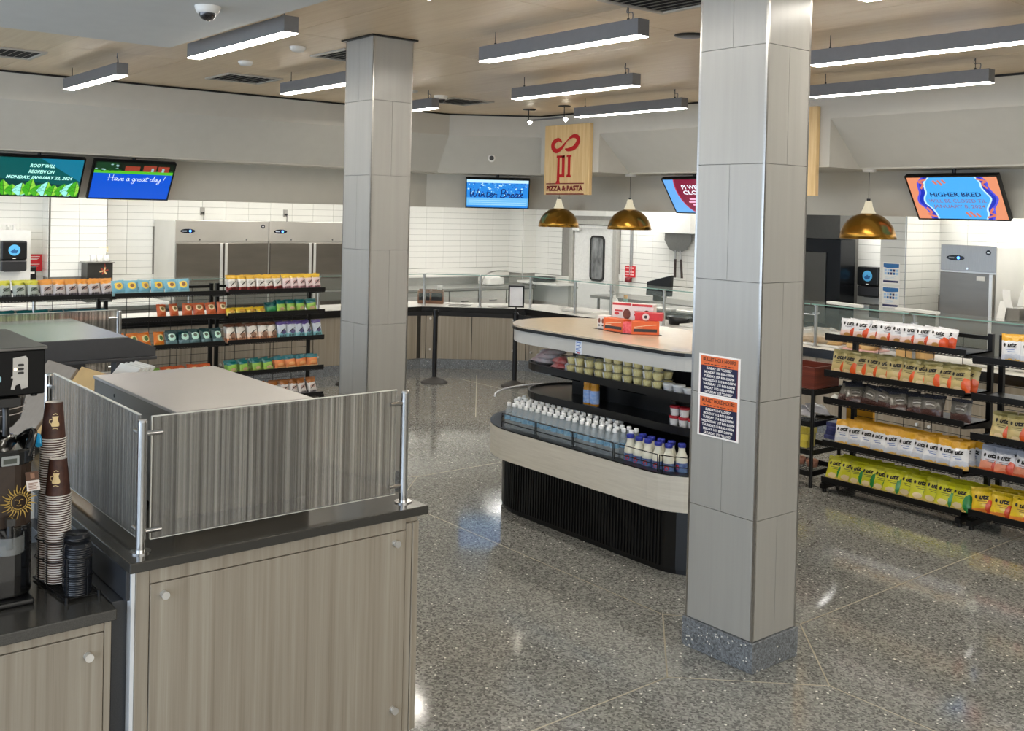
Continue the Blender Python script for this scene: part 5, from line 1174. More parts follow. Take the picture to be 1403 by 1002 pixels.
m = MB(); f = plane_fn((-14.974, 3.74, 1.445), (0, 1, 0), (0, 0, 1))
for v, a, b in ((.085, -.07, .09), (.06, -.06, .08), (.045, -.06, .06), (-.02, -.07, .09), (-.045, -.05, .07), (-.06, -.05, .05)): quad(m, f, a, v-.004, b, v+.004, .001)
quad(m, f, -.115, -.05, -.095, .09, .001); m.build('print', M_paper, t)
t = thing('soap_dispenser', 'black soap dispenser with white label below the red notice', 'soap dispenser', (-14.9, 3.70, 1.2)); MB().box(-14.99, 3.635, 1.2, -14.87, 3.765, 1.40).build('body', M_blk, t, bevel=.012); MB().box(-14.868, 3.67, 1.30, -14.866, 3.74, 1.33).build('label', M_paper, t); MB().box(-14.97, 3.66, 1.17, -14.9, 3.74, 1.2).build('nozzle', M_blk, t)
for k, (y, c_, nm) in enumerate(((3.29, (236, 196, 160), 'peach'), (3.38, (120, 196, 190), 'teal'), (3.46, (200, 50, 70), 'red'))):
    t = thing('spray_bottle', f'white trigger spray bottle with {nm} liquid on the left towel dispenser', 'spray bottle', (-14.82, y, 1.762), group='spray bottles on the dispenser')
    MB().lathe([(.001, 0), (.038, 0), (.04, .01), (.04, .11), (.015, .16), (.014, .18)], (-14.82, y, 1.762), 14).build('body', M_plexi if k == 1 else M_white, t); MB().lathe([(.0405, .01), (.0405, .08)], (-14.82, y, 1.762), 14).build('liquid', pm('liquid_'+nm, c_, .4), t)
    MB().cyl((-14.82, y, 1.94), (-14.82, y, 1.97), .016, n=10).box(-14.84, y-.05, 1.965, -14.80, y+.04, 1.995).tube([(-14.82, y-.03, 1.965), (-14.82, y-.045, 1.92)], .006, 6).build('trigger', M_white, t)
t = thing('cup_cabinet', 'grey black box with a small picture under white mugs at the pilaster', 'box', (-14.55, 4.50, .92)); MB().box(-14.69, 4.30, .92, -14.42, 4.64, 1.46).build('case', pm('box_charcoal', (52, 50, 46), .35, .3, nz=.2, ns=4), t, bevel=.004); MB().box(-14.69, 4.28, 1.46, -14.4, 4.66, 1.475).build('top', M_steelh, t)
m = MB(); f = plane_fn((-14.418, 4.53, 1.35), (0, 1, 0), (0, 0, 1)); ribbon(m, f, [(0, .10), (.005, .05), (-.01, .0)], .012, .001, 0)
for a in range(6): ribbon(m, f, [(-.01, .0), (-.01+.06*cos(a+.3), .0+.05*sin(a+.3))], .02, .0012+.0002*a, a % 2)
m.build('picture', [pm('pic_red', (150, 60, 40), .5), pm('pic_cream', (214, 180, 130), .5)], t)
for k in range(3):
    o = MB().lathe([(.001, 0), (.033, 0), (.037, .005), (.037, .09), (.032, .09), (.03, .01), (.001, .008)], (-14.55, 4.41+.09*k, 1.476), 14).build('mug', M_white); tag(o, f'white mug on the charcoal box, {ORD[k]} from the window side', 'mug', 'white mugs on the charcoal box'); MB().tube([(-14.513, 4.41+.09*k, 1.54), (-14.49, 4.41+.09*k, 1.53), (-14.49, 4.41+.09*k, 1.50), (-14.513, 4.41+.09*k, 1.49)], .005, 6).build('handle', M_white, o)
o = MB().box(-14.70, 4.54, 1.60, -14.69, 4.66, 1.68).build('wall_sticker', pm('sticker_gold', (196, 176, 104), .6, c2=(236, 230, 210), ns=60)); tag(o, 'small golden sticker on the white tiled pilaster', 'sticker')

# ------------------------------------------------------------------ far kitchen
t = thing('fire_pull', 'red fire suppression pull station under a thin conduit', 'pull station', (-12.09, 12.47, 1.2))
MB().box(-12.21, 12.468, 1.24, -11.98, 12.486, 1.43).build('plate', pm('pull_red', (214, 34, 46), .45), t); m = MB(); f = plane_fn((-12.095, 12.467, 1.335), (1, 0, 0), (0, 0, 1))
for v in (.06, -.005, -.05): quad(m, f, -.095, v-.012, -.02, v+.012, .001); quad(m, f, .01, v-.012, .095, v+.012, .001)
m.build('print', pm('print_pink', (244, 190, 186), .6), t); MB().lathe([(.001, -.05), (.06, -.04), (.06, .03), (.001, .04)], (-12.09, 12.43, 1.20), 14).build('bell', pm('pull_dark', (120, 20, 30), .4), t)
for x in (-12.10, -12.06): MB().cyl((x, 12.475, 1.28), (x, 12.475, ZT-.02), .011, n=8).build('conduit', M_steel, t)
t = thing('light_switch', 'pair of white switch plates right of the white kitchen door', 'switch', (-12.3, 12.48, 1.17), group=None)
for x in (-12.33, -12.22): MB().box(x-.04, 12.475, 1.16, x+.04, 12.487, 1.28).build('plate', M_white, t, bevel=.002); MB().box(x-.012, 12.468, 1.19, x+.012, 12.475, 1.25).build('rocker', M_paper, t)
t = thing('pizza_peel_rack', 'white wall box over two hanging steel pizza peels', 'rack', (-11.05, 12.45, 2.0)); MB().box(-11.36, 12.2, 2.02, -10.55, 12.486, 2.33).build('box', M_white, t, bevel=.004)
for k, x in enumerate((-11.06, -10.93)):
    p = thing('pizza_peel', f'steel pizza peel with dark handle on the wall, {["nearer the door", "nearer the column"][k]}', 'pizza peel', (x, 12.43-.03*k, 1.55), group='pizza peels'); y = 12.44-.035*k
    m = MB(); pts = [(-.22, .42), (-.24, .2), (-.14, .06), (-.03, .02), (.03, .02), (.14, .06), (.24, .2), (.22, .42)]; m.add([(x+a, y, 1.70+b) for a, b in pts]+[(x+a, y-.004, 1.70+b) for a, b in pts], [tuple(range(8)), tuple(range(15, 7, -1))]+[(i, (i+1) % 8, 8+(i+1) % 8, 8+i) for i in range(8)]); m.build('blade', pm('peel_steel', (134, 134, 132), .4, .7), p)
    MB().cyl((x, y, 1.74), (x+.02*k, y, 1.58), .014, n=10).build('neck', M_steel, p); MB().cyl((x+.02*k, y, 1.60), (x+.05*k, y, 1.30), .02, n=10).build('handle', pm('peel_handle', (58, 46, 42), .5), p)
t = thing('work_table', 'steel work table against the far tiled wall', 'table', (-10.9, 12.1, 0)); MB().box(-12.3, 11.75, .9, -9.55, 12.47, .95).build('top', M_steelh, t, bevel=.003); MB().box(-12.2, 11.85, .35, -9.65, 12.4, .38).build('shelf', M_dsteel, t)
for x in (-12.2, -9.65):
    for y in (11.85, 12.37): MB().cyl((x, y, 0), (x, y, .9), .025, n=10).build('leg', M_steel, t)
t = thing('order_screen', 'black angled order screen on the far work table', 'monitor', (-10.95, 12.0, .95)); m = MB().hexa([(-11.18, 11.9, 1.03), (-10.76, 11.98, 1.03), (-10.76, 12.06, 1.03), (-11.18, 11.98, 1.03)], [(-11.18, 11.92, 1.24), (-10.76, 12.02, 1.36), (-10.76, 12.08, 1.36), (-11.18, 12.0, 1.24)]); m.build('housing', M_blk, t, bevel=.004); MB().box(-11.05, 11.93, .95, -10.9, 12.05, 1.03).build('stand', M_black, t)
t = thing('steam_table', 'black steel cooking line beyond the island with pans', 'appliance', (-9.2, 10.9, 0)); MB().box(-10.6, 10.7, .1, -8.0, 11.35, .9).build('body', M_dsteel, t); MB().box(-10.62, 10.68, .9, -7.98, 11.37, .94).build('top', M_blk, t); MB().box(-10.5, 10.75, 0, -8.1, 11.3, .1).build('plinth', M_black, t)
for k in range(5): o = MB().box(-10.5+k*.48, 10.76, .942, -10.1+k*.48, 11.28, .985).build('food_pan', M_frm, bevel=.01); tag(o, f'shallow steel pan on the cooking line, {ORD[k]} from the corner', 'pan', 'steel pans on the cooking line')
o = MB().lathe([(.001, 0), (.13, 0), (.16, .1), (.15, .1), (.12, .02), (.001, .02)], (-8.75, 9.95, .902), 20).build('pot', M_blk); tag(o, 'black round pot on the white counter beside the nearer column', 'pot'); MB().cyl((-8.6, 9.95, .98), (-8.4, 9.95, 1.0), .015, n=8).build('handle', M_blk, o)
o = MB().lathe([(.001, 0), (.06, 0), (.065, .01), (.065, .16), (.03, .21), (.03, .25), (.001, .25)], (-9.72, 9.95, .902), 16).build('bottle', M_glassE); tag(o, 'clear bottle with cork on the counter behind the snack cartons', 'bottle'); MB().cyl((-9.72, 9.95, 1.15), (-9.72, 9.95, 1.2), .026, n=10).build('stopper', M_card, o)
o = MB().lathe([(.001, 0), (.05, 0), (.055, .01), (.055, .2), (.04, .24), (.001, .25)], (-9.9, 9.92, .902), 16).build('bottle', M_white); tag(o, 'white bottle on the counter behind the snack cartons', 'bottle'); MB().cyl((-9.9, 9.92, 1.14), (-9.9, 9.92, 1.19), .02, n=10).build('cap', M_paper, o)
for k, x in enumerate((-10.5, -8.3)): slab('cutting_board', f'white cutting board on the far service counter, {["near the chamfered corner", "beside the black pot"][k]}', 'board', (x, 9.98, .902), .6, .4, .03, (0, 0, .05), M_white, None, .004)
# dark oven alcove right of the nearer column
t = thing('deck_oven', 'tall black oven housing with grey hood beside the towel dispenser', 'oven', (-8.3, 12.1, 0))
MB().box(-9.4, 11.9, .0, -7.69, 12.25, 2.03).build('housing', pm('oven_black', (22, 24, 28), .22, .4, nz=.1, ns=3), t, bevel=.004); MB().box(-9.45, 11.84, 2.035, -7.67, 12.25, 2.40).build('hood', pm('oven_hood', (74, 73, 70), .45, .4), t, bevel=.004)
MB().box(-9.2, 11.88, .9, -7.90, 11.9, 1.85).build('door', pm('oven_door_dark', (94, 92, 88), .3, .85, nz=.1, ns=2), t, bevel=.004); MB().cyl((-9.1, 11.85, 1.0), (-8.0, 11.85, 1.0), .014, n=10).build('handle', M_chrome, t)
# calendar notices on the pilaster
M_calb = pm('cal_blue', (44, 110, 170), .5); M_cald = pm('cal_navy', (40, 44, 92), .5); M_call = pm('cal_light', (170, 205, 235), .5)
for k, z in enumerate((1.64, 1.34)):
    t = thing('calendar_notice', f'white notice with blue heading and date squares, {["upper", "lower"][k]} one on the pilaster', 'notice', (-6.83, 11.685, z-.13), group='notices on the tiled pilaster')
    MB().box(-6.945, 11.684, z-.135, -6.715, 11.687, z+.135).build('sheet', M_paper, t); f = plane_fn((-6.83, 11.684, z), (1, 0, 0), (0, 0, 1)); m = MB()
    poly(m, f, [(-.105, .12), (-.105, .075), (-.05, .062), (.03, .066), (.105, .075), (.105, .12)], .001, 0); quad(m, f, -.105, -.115, .10, -.09, .001, 1)
    for i in range(5):
        for j in range(2): quad(m, f, -.09+i*.038, .02-j*.038, -.06+i*.038, .05-j*.038, .001, (0 if 1 < i+j < 4+j else 2) if i+j != 3 else 1)
    for i in range(3): quad(m, f, -.08, -.04-i*.014, .07-.03*(i % 2), -.037-i*.014, .001, 2)
    m.build('print', [M_calb, M_cald, M_call], t)
t = thing('soap_dispenser', 'dark soap box on the tiles under the far towel dispenser', 'soap dispenser', (-7.3, 12.4, 1.15)); MB().box(-7.5, 12.3, 1.0, -7.1, 12.48, 1.17).build('body', pm('grey_box', (60, 58, 54), .4), t, bevel=.012); MB().tube(smooth_pts([(-7.15, 12.28, 1.15), (-7.1, 12.2, 1.25), (-7.08, 12.15, 1.2)], 4), .012, 8).build('spout', M_chrome, t)
# goods on the bread counter behind the right rack
M_bun = pm('bun', (206, 166, 106), .6, c2=(222, 190, 138), ns=12); M_wrap = pm('plastic_wrap', (222, 220, 214), .12, alpha=.45, nz=.1, ns=14, bump=.5, bs=18)
t = thing('bread_tray', 'wrapped tray of buns under cloudy plastic by the column', 'bread', (-6.55, 9.82, .902)); MB().box(-6.85, 9.67, .902, -6.25, 10.02, .925).build('tray', M_white, t, bevel=.003)
for k in range(6): MB().lathe([(.001, 0), (.085, 0), (.09, .03), (.06, .075), (.001, .085)], (-6.74+.19*(k % 3), 9.77+.17*(k//3), .926), 14).build('bun', M_bun, t)
o = bag_soft('wrap', None, None, (-6.55, 9.77, .99), .66, .40, .16, (0, 0, 0), M_wrap, 5); o.parent = t; o.location = (0, .02, .10)
t = thing('bread_tray', 'pink wrapped tray of round buns behind the white snack bags', 'bread', (-6.0, 9.82, .902)); MB().box(-6.2, 9.68, .902, -5.82, 9.98, .92).build('tray', pm('tray_pink', (232, 186, 180), .5), t, bevel=.003)
for k in range(4): MB().lathe([(.001, 0), (.08, 0), (.085, .03), (.06, .08), (.001, .09)], (-6.1+.17*(k % 2), 9.75+.15*(k//2), .921), 14).build('bun', M_bun, t)
bag_soft('foil_pack', 'crumpled silver foil pack between the buns and the tan carton', 'foil pack', (-5.70, 9.80, 1.01), .30, .22, .13, (.25, .1, .1), pm('foil', (214, 218, 224), .25, .85, nz=.2, ns=30, bump=.9, bs=26), 71)
slab('cardboard_box', 'tan cardboard carton on the bread counter behind the gold bags', 'box', (-5.42, 9.78, .902), .30, .26, .15, (0, 0, .1), M_card, None, .003)
o = MB().cyl((-5.15, 9.70, .95), (-4.25, 9.72, .95), .045, n=18).build('paper_roll', M_paper); tag(o, 'long white paper roll lying on the bread counter', 'paper roll')
slab('paper_stack', 'white paper sheets lying behind the long paper roll', 'paper', (-4.9, 9.95, .902), .5, .3, .02, (0, 0, -.1), M_paper, None, .002)
slab('menu_card', 'white board lying on the glass guard above the white snack bags', 'board', (-6.15, 9.62, 1.375), .5, .05, .03, (0, 0, -.25), M_white, None, .002)
slab('menu_card', 'white board lying on the glass guard left of the single refrigerator', 'board', (-5.35, 9.66, 1.375), .5, .05, .03, (0, 0, -.15), M_white, None, .002)
slab('menu_card', 'white board lying on the glass guard beside the nearer column', 'board', (-6.95, 9.62, 1.375), .4, .05, .03, (0, 0, .1), M_white, None, .002)
t = thing('receipt_printer', 'grey receipt printer with curling paper slips at the picture edge', 'printer', (-4.72, 10.5, .9)); MB().box(-4.95, 10.4, .9, -4.45, 10.65, 1.30).build('stand', M_dsteel, t, bevel=.004); MB().box(-4.9, 10.42, 1.30, -4.68, 10.62, 1.44).build('printer', pm('printer_grey', (120, 116, 108), .4), t, bevel=.012); MB().box(-4.62, 10.42, 1.30, -4.42, 10.62, 1.44).build('printer', pm('printer_grey', (120, 116, 108), .4), t, bevel=.012)
for k, (x, z0, z1, wv) in enumerate(((-4.87, 1.22, 1.50, .03), (-4.78, 1.44, 1.62, -.04), (-4.66, 1.46, 1.68, .05), (-4.55, 1.44, 1.72, -.03))):
    m = MB(); n = 8; vs = []
    for i in range(n+1): f_ = i/n; y = 10.41-.02*sin(f_*3)*(1 if k else 1); vs += [(x-.04+wv*f_, y+.02*f_, z0+(z1-z0)*f_), (x+.04+wv*f_, y+.02*f_, z0+(z1-z0)*f_)]
    m.add(vs, [(2*i, 2*i+1, 2*i+3, 2*i+2) for i in range(n)]); o = m.build('paper_slip', M_paper, t)
# ------------------------------------------------------------------ snack racks
M_rack = pm('rack_black', (15, 15, 16), .4, .3, nz=.12)
def snack_rack(label, loc, rz, depth, zs, ztop):
    t = thing('snack_rack', label, 'display rack', loc, rz, 'black wire snack racks'); W_ = 1.215
    for x in (.022, W_-.022):
        MB().box(x-.018, depth-.02, 0, x+.018, depth+.02, ztop).build('upright', M_rack, t, world=False)
        MB().box(x-.02, -.02, .03, x+.02, depth+.03, .07).cyl((x, .02, 0), (x, .02, .03), .018, n=10).cyl((x, depth, 0), (x, depth, .03), .018, n=10).build('leg', M_rack, t, world=False)
    MB().box(.04, depth-.012, ztop-.05, W_-.04, depth+.012, ztop-.02).build('top_rail', M_rack, t, world=False)
    m = MB()
    for i in range(1, 5): x = W_*i/5; m.box(x-.0025, depth-.004, .12, x+.0025, depth+.001, ztop-.05)
    z = .16
    while z < ztop-.06: m.box(.04, depth-.001, z-.002, W_-.04, depth+.004, z+.002); z += .088
    stuff(m.build('wire_grid', M_rack, t, world=False))
    for z in zs:
        s = MB().box(.004, -.006, z-.045, W_-.004, .006, z).box(.004, .006, z-.045, W_-.004, depth-.02, z-.036).build('shelf', M_rack, t, world=False)
        m = MB()
        for i in range(40): x = .02+(W_-.04)*i/39; m.box(x-.0018, -.012, z-.052, x+.0018, depth-.03, z-.047)
        m.box(.01, -.011, z-.056, W_-.01, -.006, z-.05); stuff(m.build('wire_deck', M_rack, s, world=False))
        for x in (.012, W_-.012): MB().hexa([(x-.008, .0, z-.06), (x+.008, .0, z-.06), (x+.008, depth-.02, z-.10), (x-.008, depth-.02, z-.10)], [(x-.008, .0, z-.036), (x+.008, .0, z-.036), (x+.008, depth-.02, z-.036), (x-.008, depth-.02, z-.036)]).build('bracket', M_rack, s, world=False)
    return t
ZR1 = [1.335, 1.03, .80, .44, .13]; ZR2 = [1.30, 1.025, .73, .47, .155]; ZL_ = [1.345, 1.085, .78, .42, .10]
RD, LD = .43, .36
snack_rack('black snack rack beside the nearer column with five loaded shelves', (-4.94, 7.45, 0), 0, RD, ZR1, 1.43)
snack_rack('black snack rack cut by the picture edge, next after the one by the column', (-3.68, 7.45, 0), 0, RD, ZR2, 1.43)
snack_rack('black snack rack ending at the farther column', (-10.8, 4.745, 0), pi/2, LD, ZL_, 1.40)
snack_rack('black snack rack, middle one of the row behind the steel box', (-10.8, 3.50, 0), pi/2, LD, ZL_, 1.40)
snack_rack('black snack rack, window-side one of the row behind the hooded warmer', (-10.8, 2.255, 0), pi/2, LD, ZL_, 1.40)

BAGS = {}
def bag_mat(name, w_, h_, bands, blobs=(), rough=.32, alpha=1., streak=0):
    m = bpy.data.materials.new(name); m.use_nodes = True; nt = m.node_tree; N = nt.nodes; K = nt.links; b = N['Principled BSDF']
    tc = N.new('ShaderNodeTexCoord'); sp = N.new('ShaderNodeSeparateXYZ'); K.new(tc.outputs['Object'], sp.inputs[0])
    nz = N.new('ShaderNodeTexNoise'); nz.inputs['Scale'].default_value = 38; nz.inputs['Detail'].default_value = 2; K.new(tc.outputs['Object'], nz.inputs['Vector'])
    def math_(op, a, c=None, d=None):
        n = N.new('ShaderNodeMath'); n.operation = op
        for i, v in enumerate((a, c, d)):
            if v is None: continue
            if isinstance(v, (int, float)): n.inputs[i].default_value = v
            else: K.new(v, n.inputs[i])
        return n.outputs[0]
    zz = math_('DIVIDE', sp.outputs[2], h_); zz = math_('ADD', zz, math_('MULTIPLY', math_('SUBTRACT', nz.outputs['Fac'], .5), .16))
    rp = N.new('ShaderNodeValToRGB'); cr = rp.color_ramp; cr.interpolation = 'LINEAR'
    P = []
    for i, (p, c) in enumerate(bands):
        if i: P.append((max(0, p-.012), bands[i-1][1]))
        P.append((p, c))
    cr.elements[0].position = P[0][0]; cr.elements[0].color = RGB(*P[0][1]); cr.elements[1].position = 1; cr.elements[1].color = RGB(*P[-1][1])
    for p, c in P[1:]: e = cr.elements.new(min(p, .999)); e.color = RGB(*c)
    K.new(zz, rp.inputs[0]); out = rp.outputs[0]
    for cx, cz, rx, rz, c in blobs:
        a = math_('POWER', math_('DIVIDE', math_('SUBTRACT', sp.outputs[0], cx*w_), rx*w_), 2.0)
        # POWER needs a positive base: use multiply instead
        q = math_('DIVIDE', math_('SUBTRACT', sp.outputs[0], cx*w_), rx*w_); a = math_('MULTIPLY', q, q)
        q2 = math_('DIVIDE', math_('SUBTRACT', sp.outputs[2], cz*h_), rz*h_); a = math_('ADD', a, math_('MULTIPLY', q2, q2))
        a = math_('ADD', a, math_('MULTIPLY', math_('SUBTRACT', nz.outputs['Fac'], .5), 1.1)); msk = math_('LESS_THAN', a, 1.0)
        mx = N.new('ShaderNodeMix'); mx.data_type = 'RGBA'; K.new(msk, mx.inputs[0]); K.new(out, mx.inputs[6]); mx.inputs[7].default_value = RGB(*c); out = mx.outputs[2]
    K.new(out, b.inputs['Base Color']); b.inputs['Roughness'].default_value = rough; b.inputs['Coat Weight'].default_value = .3; b.inputs['Alpha'].default_value = alpha
    n2 = N.new('ShaderNodeTexNoise'); n2.inputs['Scale'].default_value = 30; K.new(tc.outputs['Object'], n2.inputs['Vector'])
    bp = N.new('ShaderNodeBump'); bp.inputs['Strength'].default_value = .45; bp.inputs['Distance'].default_value = .012; K.new(n2.outputs['Fac'], bp.inputs['Height']); K.new(bp.outputs[0], b.inputs['Normal'])
    return m
def bulge(u, v, w_, h_, t_):
    s = .012; q = (v-s)/(h_-2*s)
    if q <= 0 or q >= 1: return .0012
    return .0012+t_/2*max(0, 1-(2*u/w_)**2)**.55*sin(pi*q)**.6*(1.0-.25*(q-.4))
def bag_mesh(w_, h_, t_, mat, seed):
    R = random.Random(seed); nx, nz = 8, 10; m = MB(); vs = []
    zsv = [0, .012, .03]+[.03+(h_-.06)*i/(nz-6) for i in range(1, nz-5)]+[h_-.03+.001, h_-.012, h_]
    zsv = sorted(set(round(z, 5) for z in zsv)); nzv = len(zsv)
    jit = {}
    for s_ in (-1, 1):
        for j, z in enumerate(zsv):
            for i in range(nx+1):
                u = (i/nx-.5)*w_*(1-.05*sin(pi*z/h_)); d = bulge(u/(1-.05*sin(pi*z/h_)), z, w_, h_, t_)
                edge = i in (0, nx) or j in (0, nzv-1)
                if edge: d = .0005
                else: d += R.uniform(-.1, .1)*d
                k = (i, j)
                if k not in jit: jit[k] = (R.uniform(-.003, .003), R.uniform(-.002, .002), (.004*sin(i*2.1+seed) if j == nzv-1 else 0))
                vs.append((u+jit[k][0], s_*d+jit[k][2], z+(jit[k][1] if j else 0)))
    q = (nx+1)*nzv; fs = []
    for j in range(nzv-1):
        for i in range(nx):
            a = j*(nx+1)+i; fs.append((a, a+1, a+nx+2, a+nx+1)); fs.append((q+a+1, q+a, q+a+nx+1, q+a+nx+2))
    m.add(vs, fs, 0, True); return m.mesh('snack_bag', mat)
def bag_type(key, look, w_, h_, t_, bands, blobs=(), logo=None, extra=None, alpha=1., rough=.32):
    mat = bag_mat('bag_'+key, w_, h_, bands, blobs, rough, alpha)
    mes = [bag_mesh(w_, h_, t_, mat, hash(key) % 97 + s if False else len(BAGS)*7+s) for s in range(2)]
    fn = lambda u, v, d=0: (u, -bulge(u, v, w_, h_, t_)*1.1-.0022-d, v)
    lm = None
    if logo:
        m = MB(); col_, size, v0 = logo
        put_text(m, 'utz', .012, v0*h_, size*1.7, size*2.3, 0, .045, .25, 0, fn, .06)
        poly(m, fn, ell(-size*1.5, v0*h_, size*.3, size*.5, 10), .0005, 0)
        for k_, (a, b) in enumerate(((-.22, .18), (-.12, .2))): quad(m, fn, a*w_, (v0-.17-.07*k_)*h_, b*w_, (v0-.145-.07*k_)*h_, .0005, 1)
        lm = m.mesh('lettering', [pm('ink_black', (20, 18, 18), .5), pm('ink_'+key, col_, .5)])
    elif extra:
        m = MB(); extra(m, fn, w_, h_); lm = m.mesh('print', [pm('ink_black', (20, 18, 18), .5), M_paper])
    BAGS[key] = (look, mes, lm, w_, h_, t_)
def slash(m, fn, w_, h_):
    ribbon(m, fn, [(-.3*w_, .36*h_), (-.05*w_, .5*h_), (.3*w_, .62*h_)], [.006, .012, .005], .0005, 0)
    for i in range(5): quad(m, fn, (-.32+.13*i)*w_, .12*h_, (-.27+.13*i)*w_, .24*h_, .0005, 0)
OR_, WH, GD = (222, 84, 40), (226, 226, 228), (186, 170, 112)
bag_type('R1', 'white snack bag with orange corner', .155, .165, .06, [(0, (228, 176, 150)), (.2, (236, 206, 196)), (.42, WH)], [(.32, .28, .26, .30, OR_), (-.1, .16, .16, .13, (206, 150, 84))], ((120, 120, 130), .028, .74))
bag_type('R2', 'olive gold snack bag', .155, .20, .06, [(0, (226, 196, 140)), (.16, (206, 184, 128)), (.45, GD), (.86, (150, 140, 86))], [(.33, .24, .24, .30, (226, 92, 36)), (-.1, .12, .2, .1, (240, 214, 170))], ((110, 96, 60), .028, .68))
bag_type('R3', 'clear grey zip bag', .16, .175, .04, [(0, (88, 60, 54)), (.36, (110, 106, 98)), (.86, (64, 66, 76))], [(.0, .55, .3, .2, (140, 134, 124))], None, lambda m, fn, w_, h_: [ribbon(m, fn, [(-.2*w_, (.62-.08*i)*h_), (.0, (.64-.08*i)*h_), (.2*w_, (.61-.08*i)*h_)], .004, .0005, i % 2) for i in range(3)], .82, .15)
bag_type('R4', 'white snack bag with yellow top', .15, .215, .06, [(0, (232, 186, 96)), (.13, (206, 210, 220)), (.3, WH), (.76, (228, 170, 40))], [], ((110, 130, 180), .029, .60))
bag_type('R5', 'lime yellow bag, green side', .16, .205, .065, [(0, (222, 190, 110)), (.14, (214, 208, 60)), (.3, (214, 212, 36)), (.85, (190, 188, 30))], [(.38, .3, .24, .34, (34, 132, 58)), (-.12, .2, .22, .1, (236, 214, 170))], ((120, 130, 40), .03, .68))
bag_type('R6', 'silver snack bag with orange bottom', .155, .20, .06, [(0, (224, 110, 70)), (.16, (232, 150, 120)), (.42, (222, 222, 228)), (.8, (168, 174, 190))], [(.32, .24, .24, .28, (214, 76, 44))], ((150, 120, 120), .029, .62))
bag_type('R7', 'yellow bag with orange patch', .16, .195, .06, [(0, (232, 140, 60)), (.2, (232, 196, 40)), (.85, (206, 176, 36))], [(.34, .24, .24, .28, (222, 78, 34))], ((150, 110, 40), .03, .62))
bag_type('R8', 'green snack bag', .15, .19, .055, [(0, (210, 190, 130)), (.2, (86, 150, 58)), (.6, (110, 176, 74))], [(0, .2, .25, .12, (226, 206, 150))], ((40, 90, 40), .028, .7))
bag_type('L1', 'yellow-topped red-based bag', .125, .19, .05, [(0, (196, 150, 150)), (.1, (150, 52, 50)), (.3, (224, 220, 214)), (.78, (222, 176, 40))], [(-.1, .55, .3, .12, (196, 196, 190))], None, slash)
bag_type('L1b', 'yellow-topped pale pink bag', .125, .19, .05, [(0, (206, 150, 160)), (.25, (226, 206, 206)), (.78, (226, 186, 50))], [(0, .5, .3, .1, (190, 150, 150))], None, slash)
bag_type('L2', 'low yellow snack pack', .135, .085, .05, [(0, (230, 214, 120)), (.4, (230, 196, 50))], [(0, .5, .25, .25, (200, 150, 60))])
bag_type('L3', 'lime snack bag with teal top', .14, .15, .06, [(0, (170, 200, 90)), (.3, (138, 186, 70)), (.68, (20, 110, 112))], [(0, .3, .25, .12, (220, 190, 150))])
bag_type('L3d', 'dark green teal snack bag', .14, .125, .06, [(0, (60, 150, 90)), (.6, (16, 92, 92))], [])
bag_type('L4', 'white and peach snack bag', .14, .20, .055, [(0, (226, 158, 120)), (.22, (232, 208, 190)), (.5, (226, 222, 214)), (.86, (110, 70, 52))], [(.05, .34, .26, .16, (150, 112, 90))], None, slash)
bag_type('L5', 'pale teal lavender bag', .13, .20, .055, [(0, (130, 190, 200)), (.35, (196, 206, 220)), (.84, (92, 74, 150))], [(.05, .4, .25, .12, (90, 84, 130))], None, slash)
bag_type('L6', 'orange snack bag with teal top', .15, .155, .06, [(0, (236, 196, 150)), (.2, (228, 136, 74)), (.74, (24, 110, 124))], [(0, .4, .3, .12, (240, 170, 110))])
bag_type('L7', 'brown-topped white bag', .125, .19, .05, [(0, (150, 146, 150)), (.18, (226, 220, 216)), (.74, (164, 98, 36))], [(0, .5, .3, .1, (200, 170, 160))], None, slash)
bag_type('L8', 'light blue pouch', .15, .165, .06, [(0, (150, 190, 200)), (.2, (116, 176, 196))], [(.02, .62, .3, .24, (236, 200, 70)), (.04, .62, .15, .13, (130, 80, 30))])
bag_type('L9', 'rust orange pouch', .135, .155, .06, [(0, (210, 120, 80)), (.2, (200, 96, 52))], [(.0, .66, .3, .2, (236, 214, 170)), (.0, .66, .16, .12, (110, 96, 44))])
bag_type('L10', 'orange pouch with green patch', .14, .165, .06, [(0, (226, 150, 60)), (.2, (224, 122, 34))], [(.05, .58, .3, .24, (226, 214, 150)), (.08, .58, .17, .16, (56, 100, 40))])
bag_type('L11', 'dark teal pouch, mint patch', .135, .165, .06, [(0, (110, 140, 146)), (.36, (18, 66, 70))], [(.0, .58, .33, .25, (190, 232, 218)), (.0, .64, .16, .12, (64, 84, 66))])
bag_type('L12', 'orange-topped grey bag', .125, .185, .05, [(0, (130, 122, 132)), (.2, (196, 188, 186)), (.74, (224, 150, 60))], [(0, .5, .3, .1, (140, 110, 104))], None, slash)
bag_type('L13', 'lime-topped grey bag', .125, .185, .05, [(0, (104, 110, 112)), (.2, (176, 186, 178)), (.74, (206, 204, 62))], [(0, .5, .3, .1, (92, 110, 96))], None, slash)
bag_type('L14', 'brown and orange snack bag', .14, .135, .05, [(0, (190, 110, 60)), (.4, (120, 66, 40)), (.8, (24, 92, 104))], [])
bag_type('L15', 'red bag with cream patch', .14, .14, .06, [(0, (196, 60, 44)), (.5, (206, 96, 50))], [(.0, .6, .3, .24, (236, 220, 160)), (.1, .62, .15, .14, (60, 120, 50))])
bag_type('L16', 'green snack bag with cream patch', .14, .13, .06, [(0, (60, 130, 50)), (.5, (110, 150, 60))], [(.0, .6, .3, .24, (236, 226, 170))])
SH = ['top', 'second', 'middle', 'fourth', 'bottom']
RB = random.Random(21)
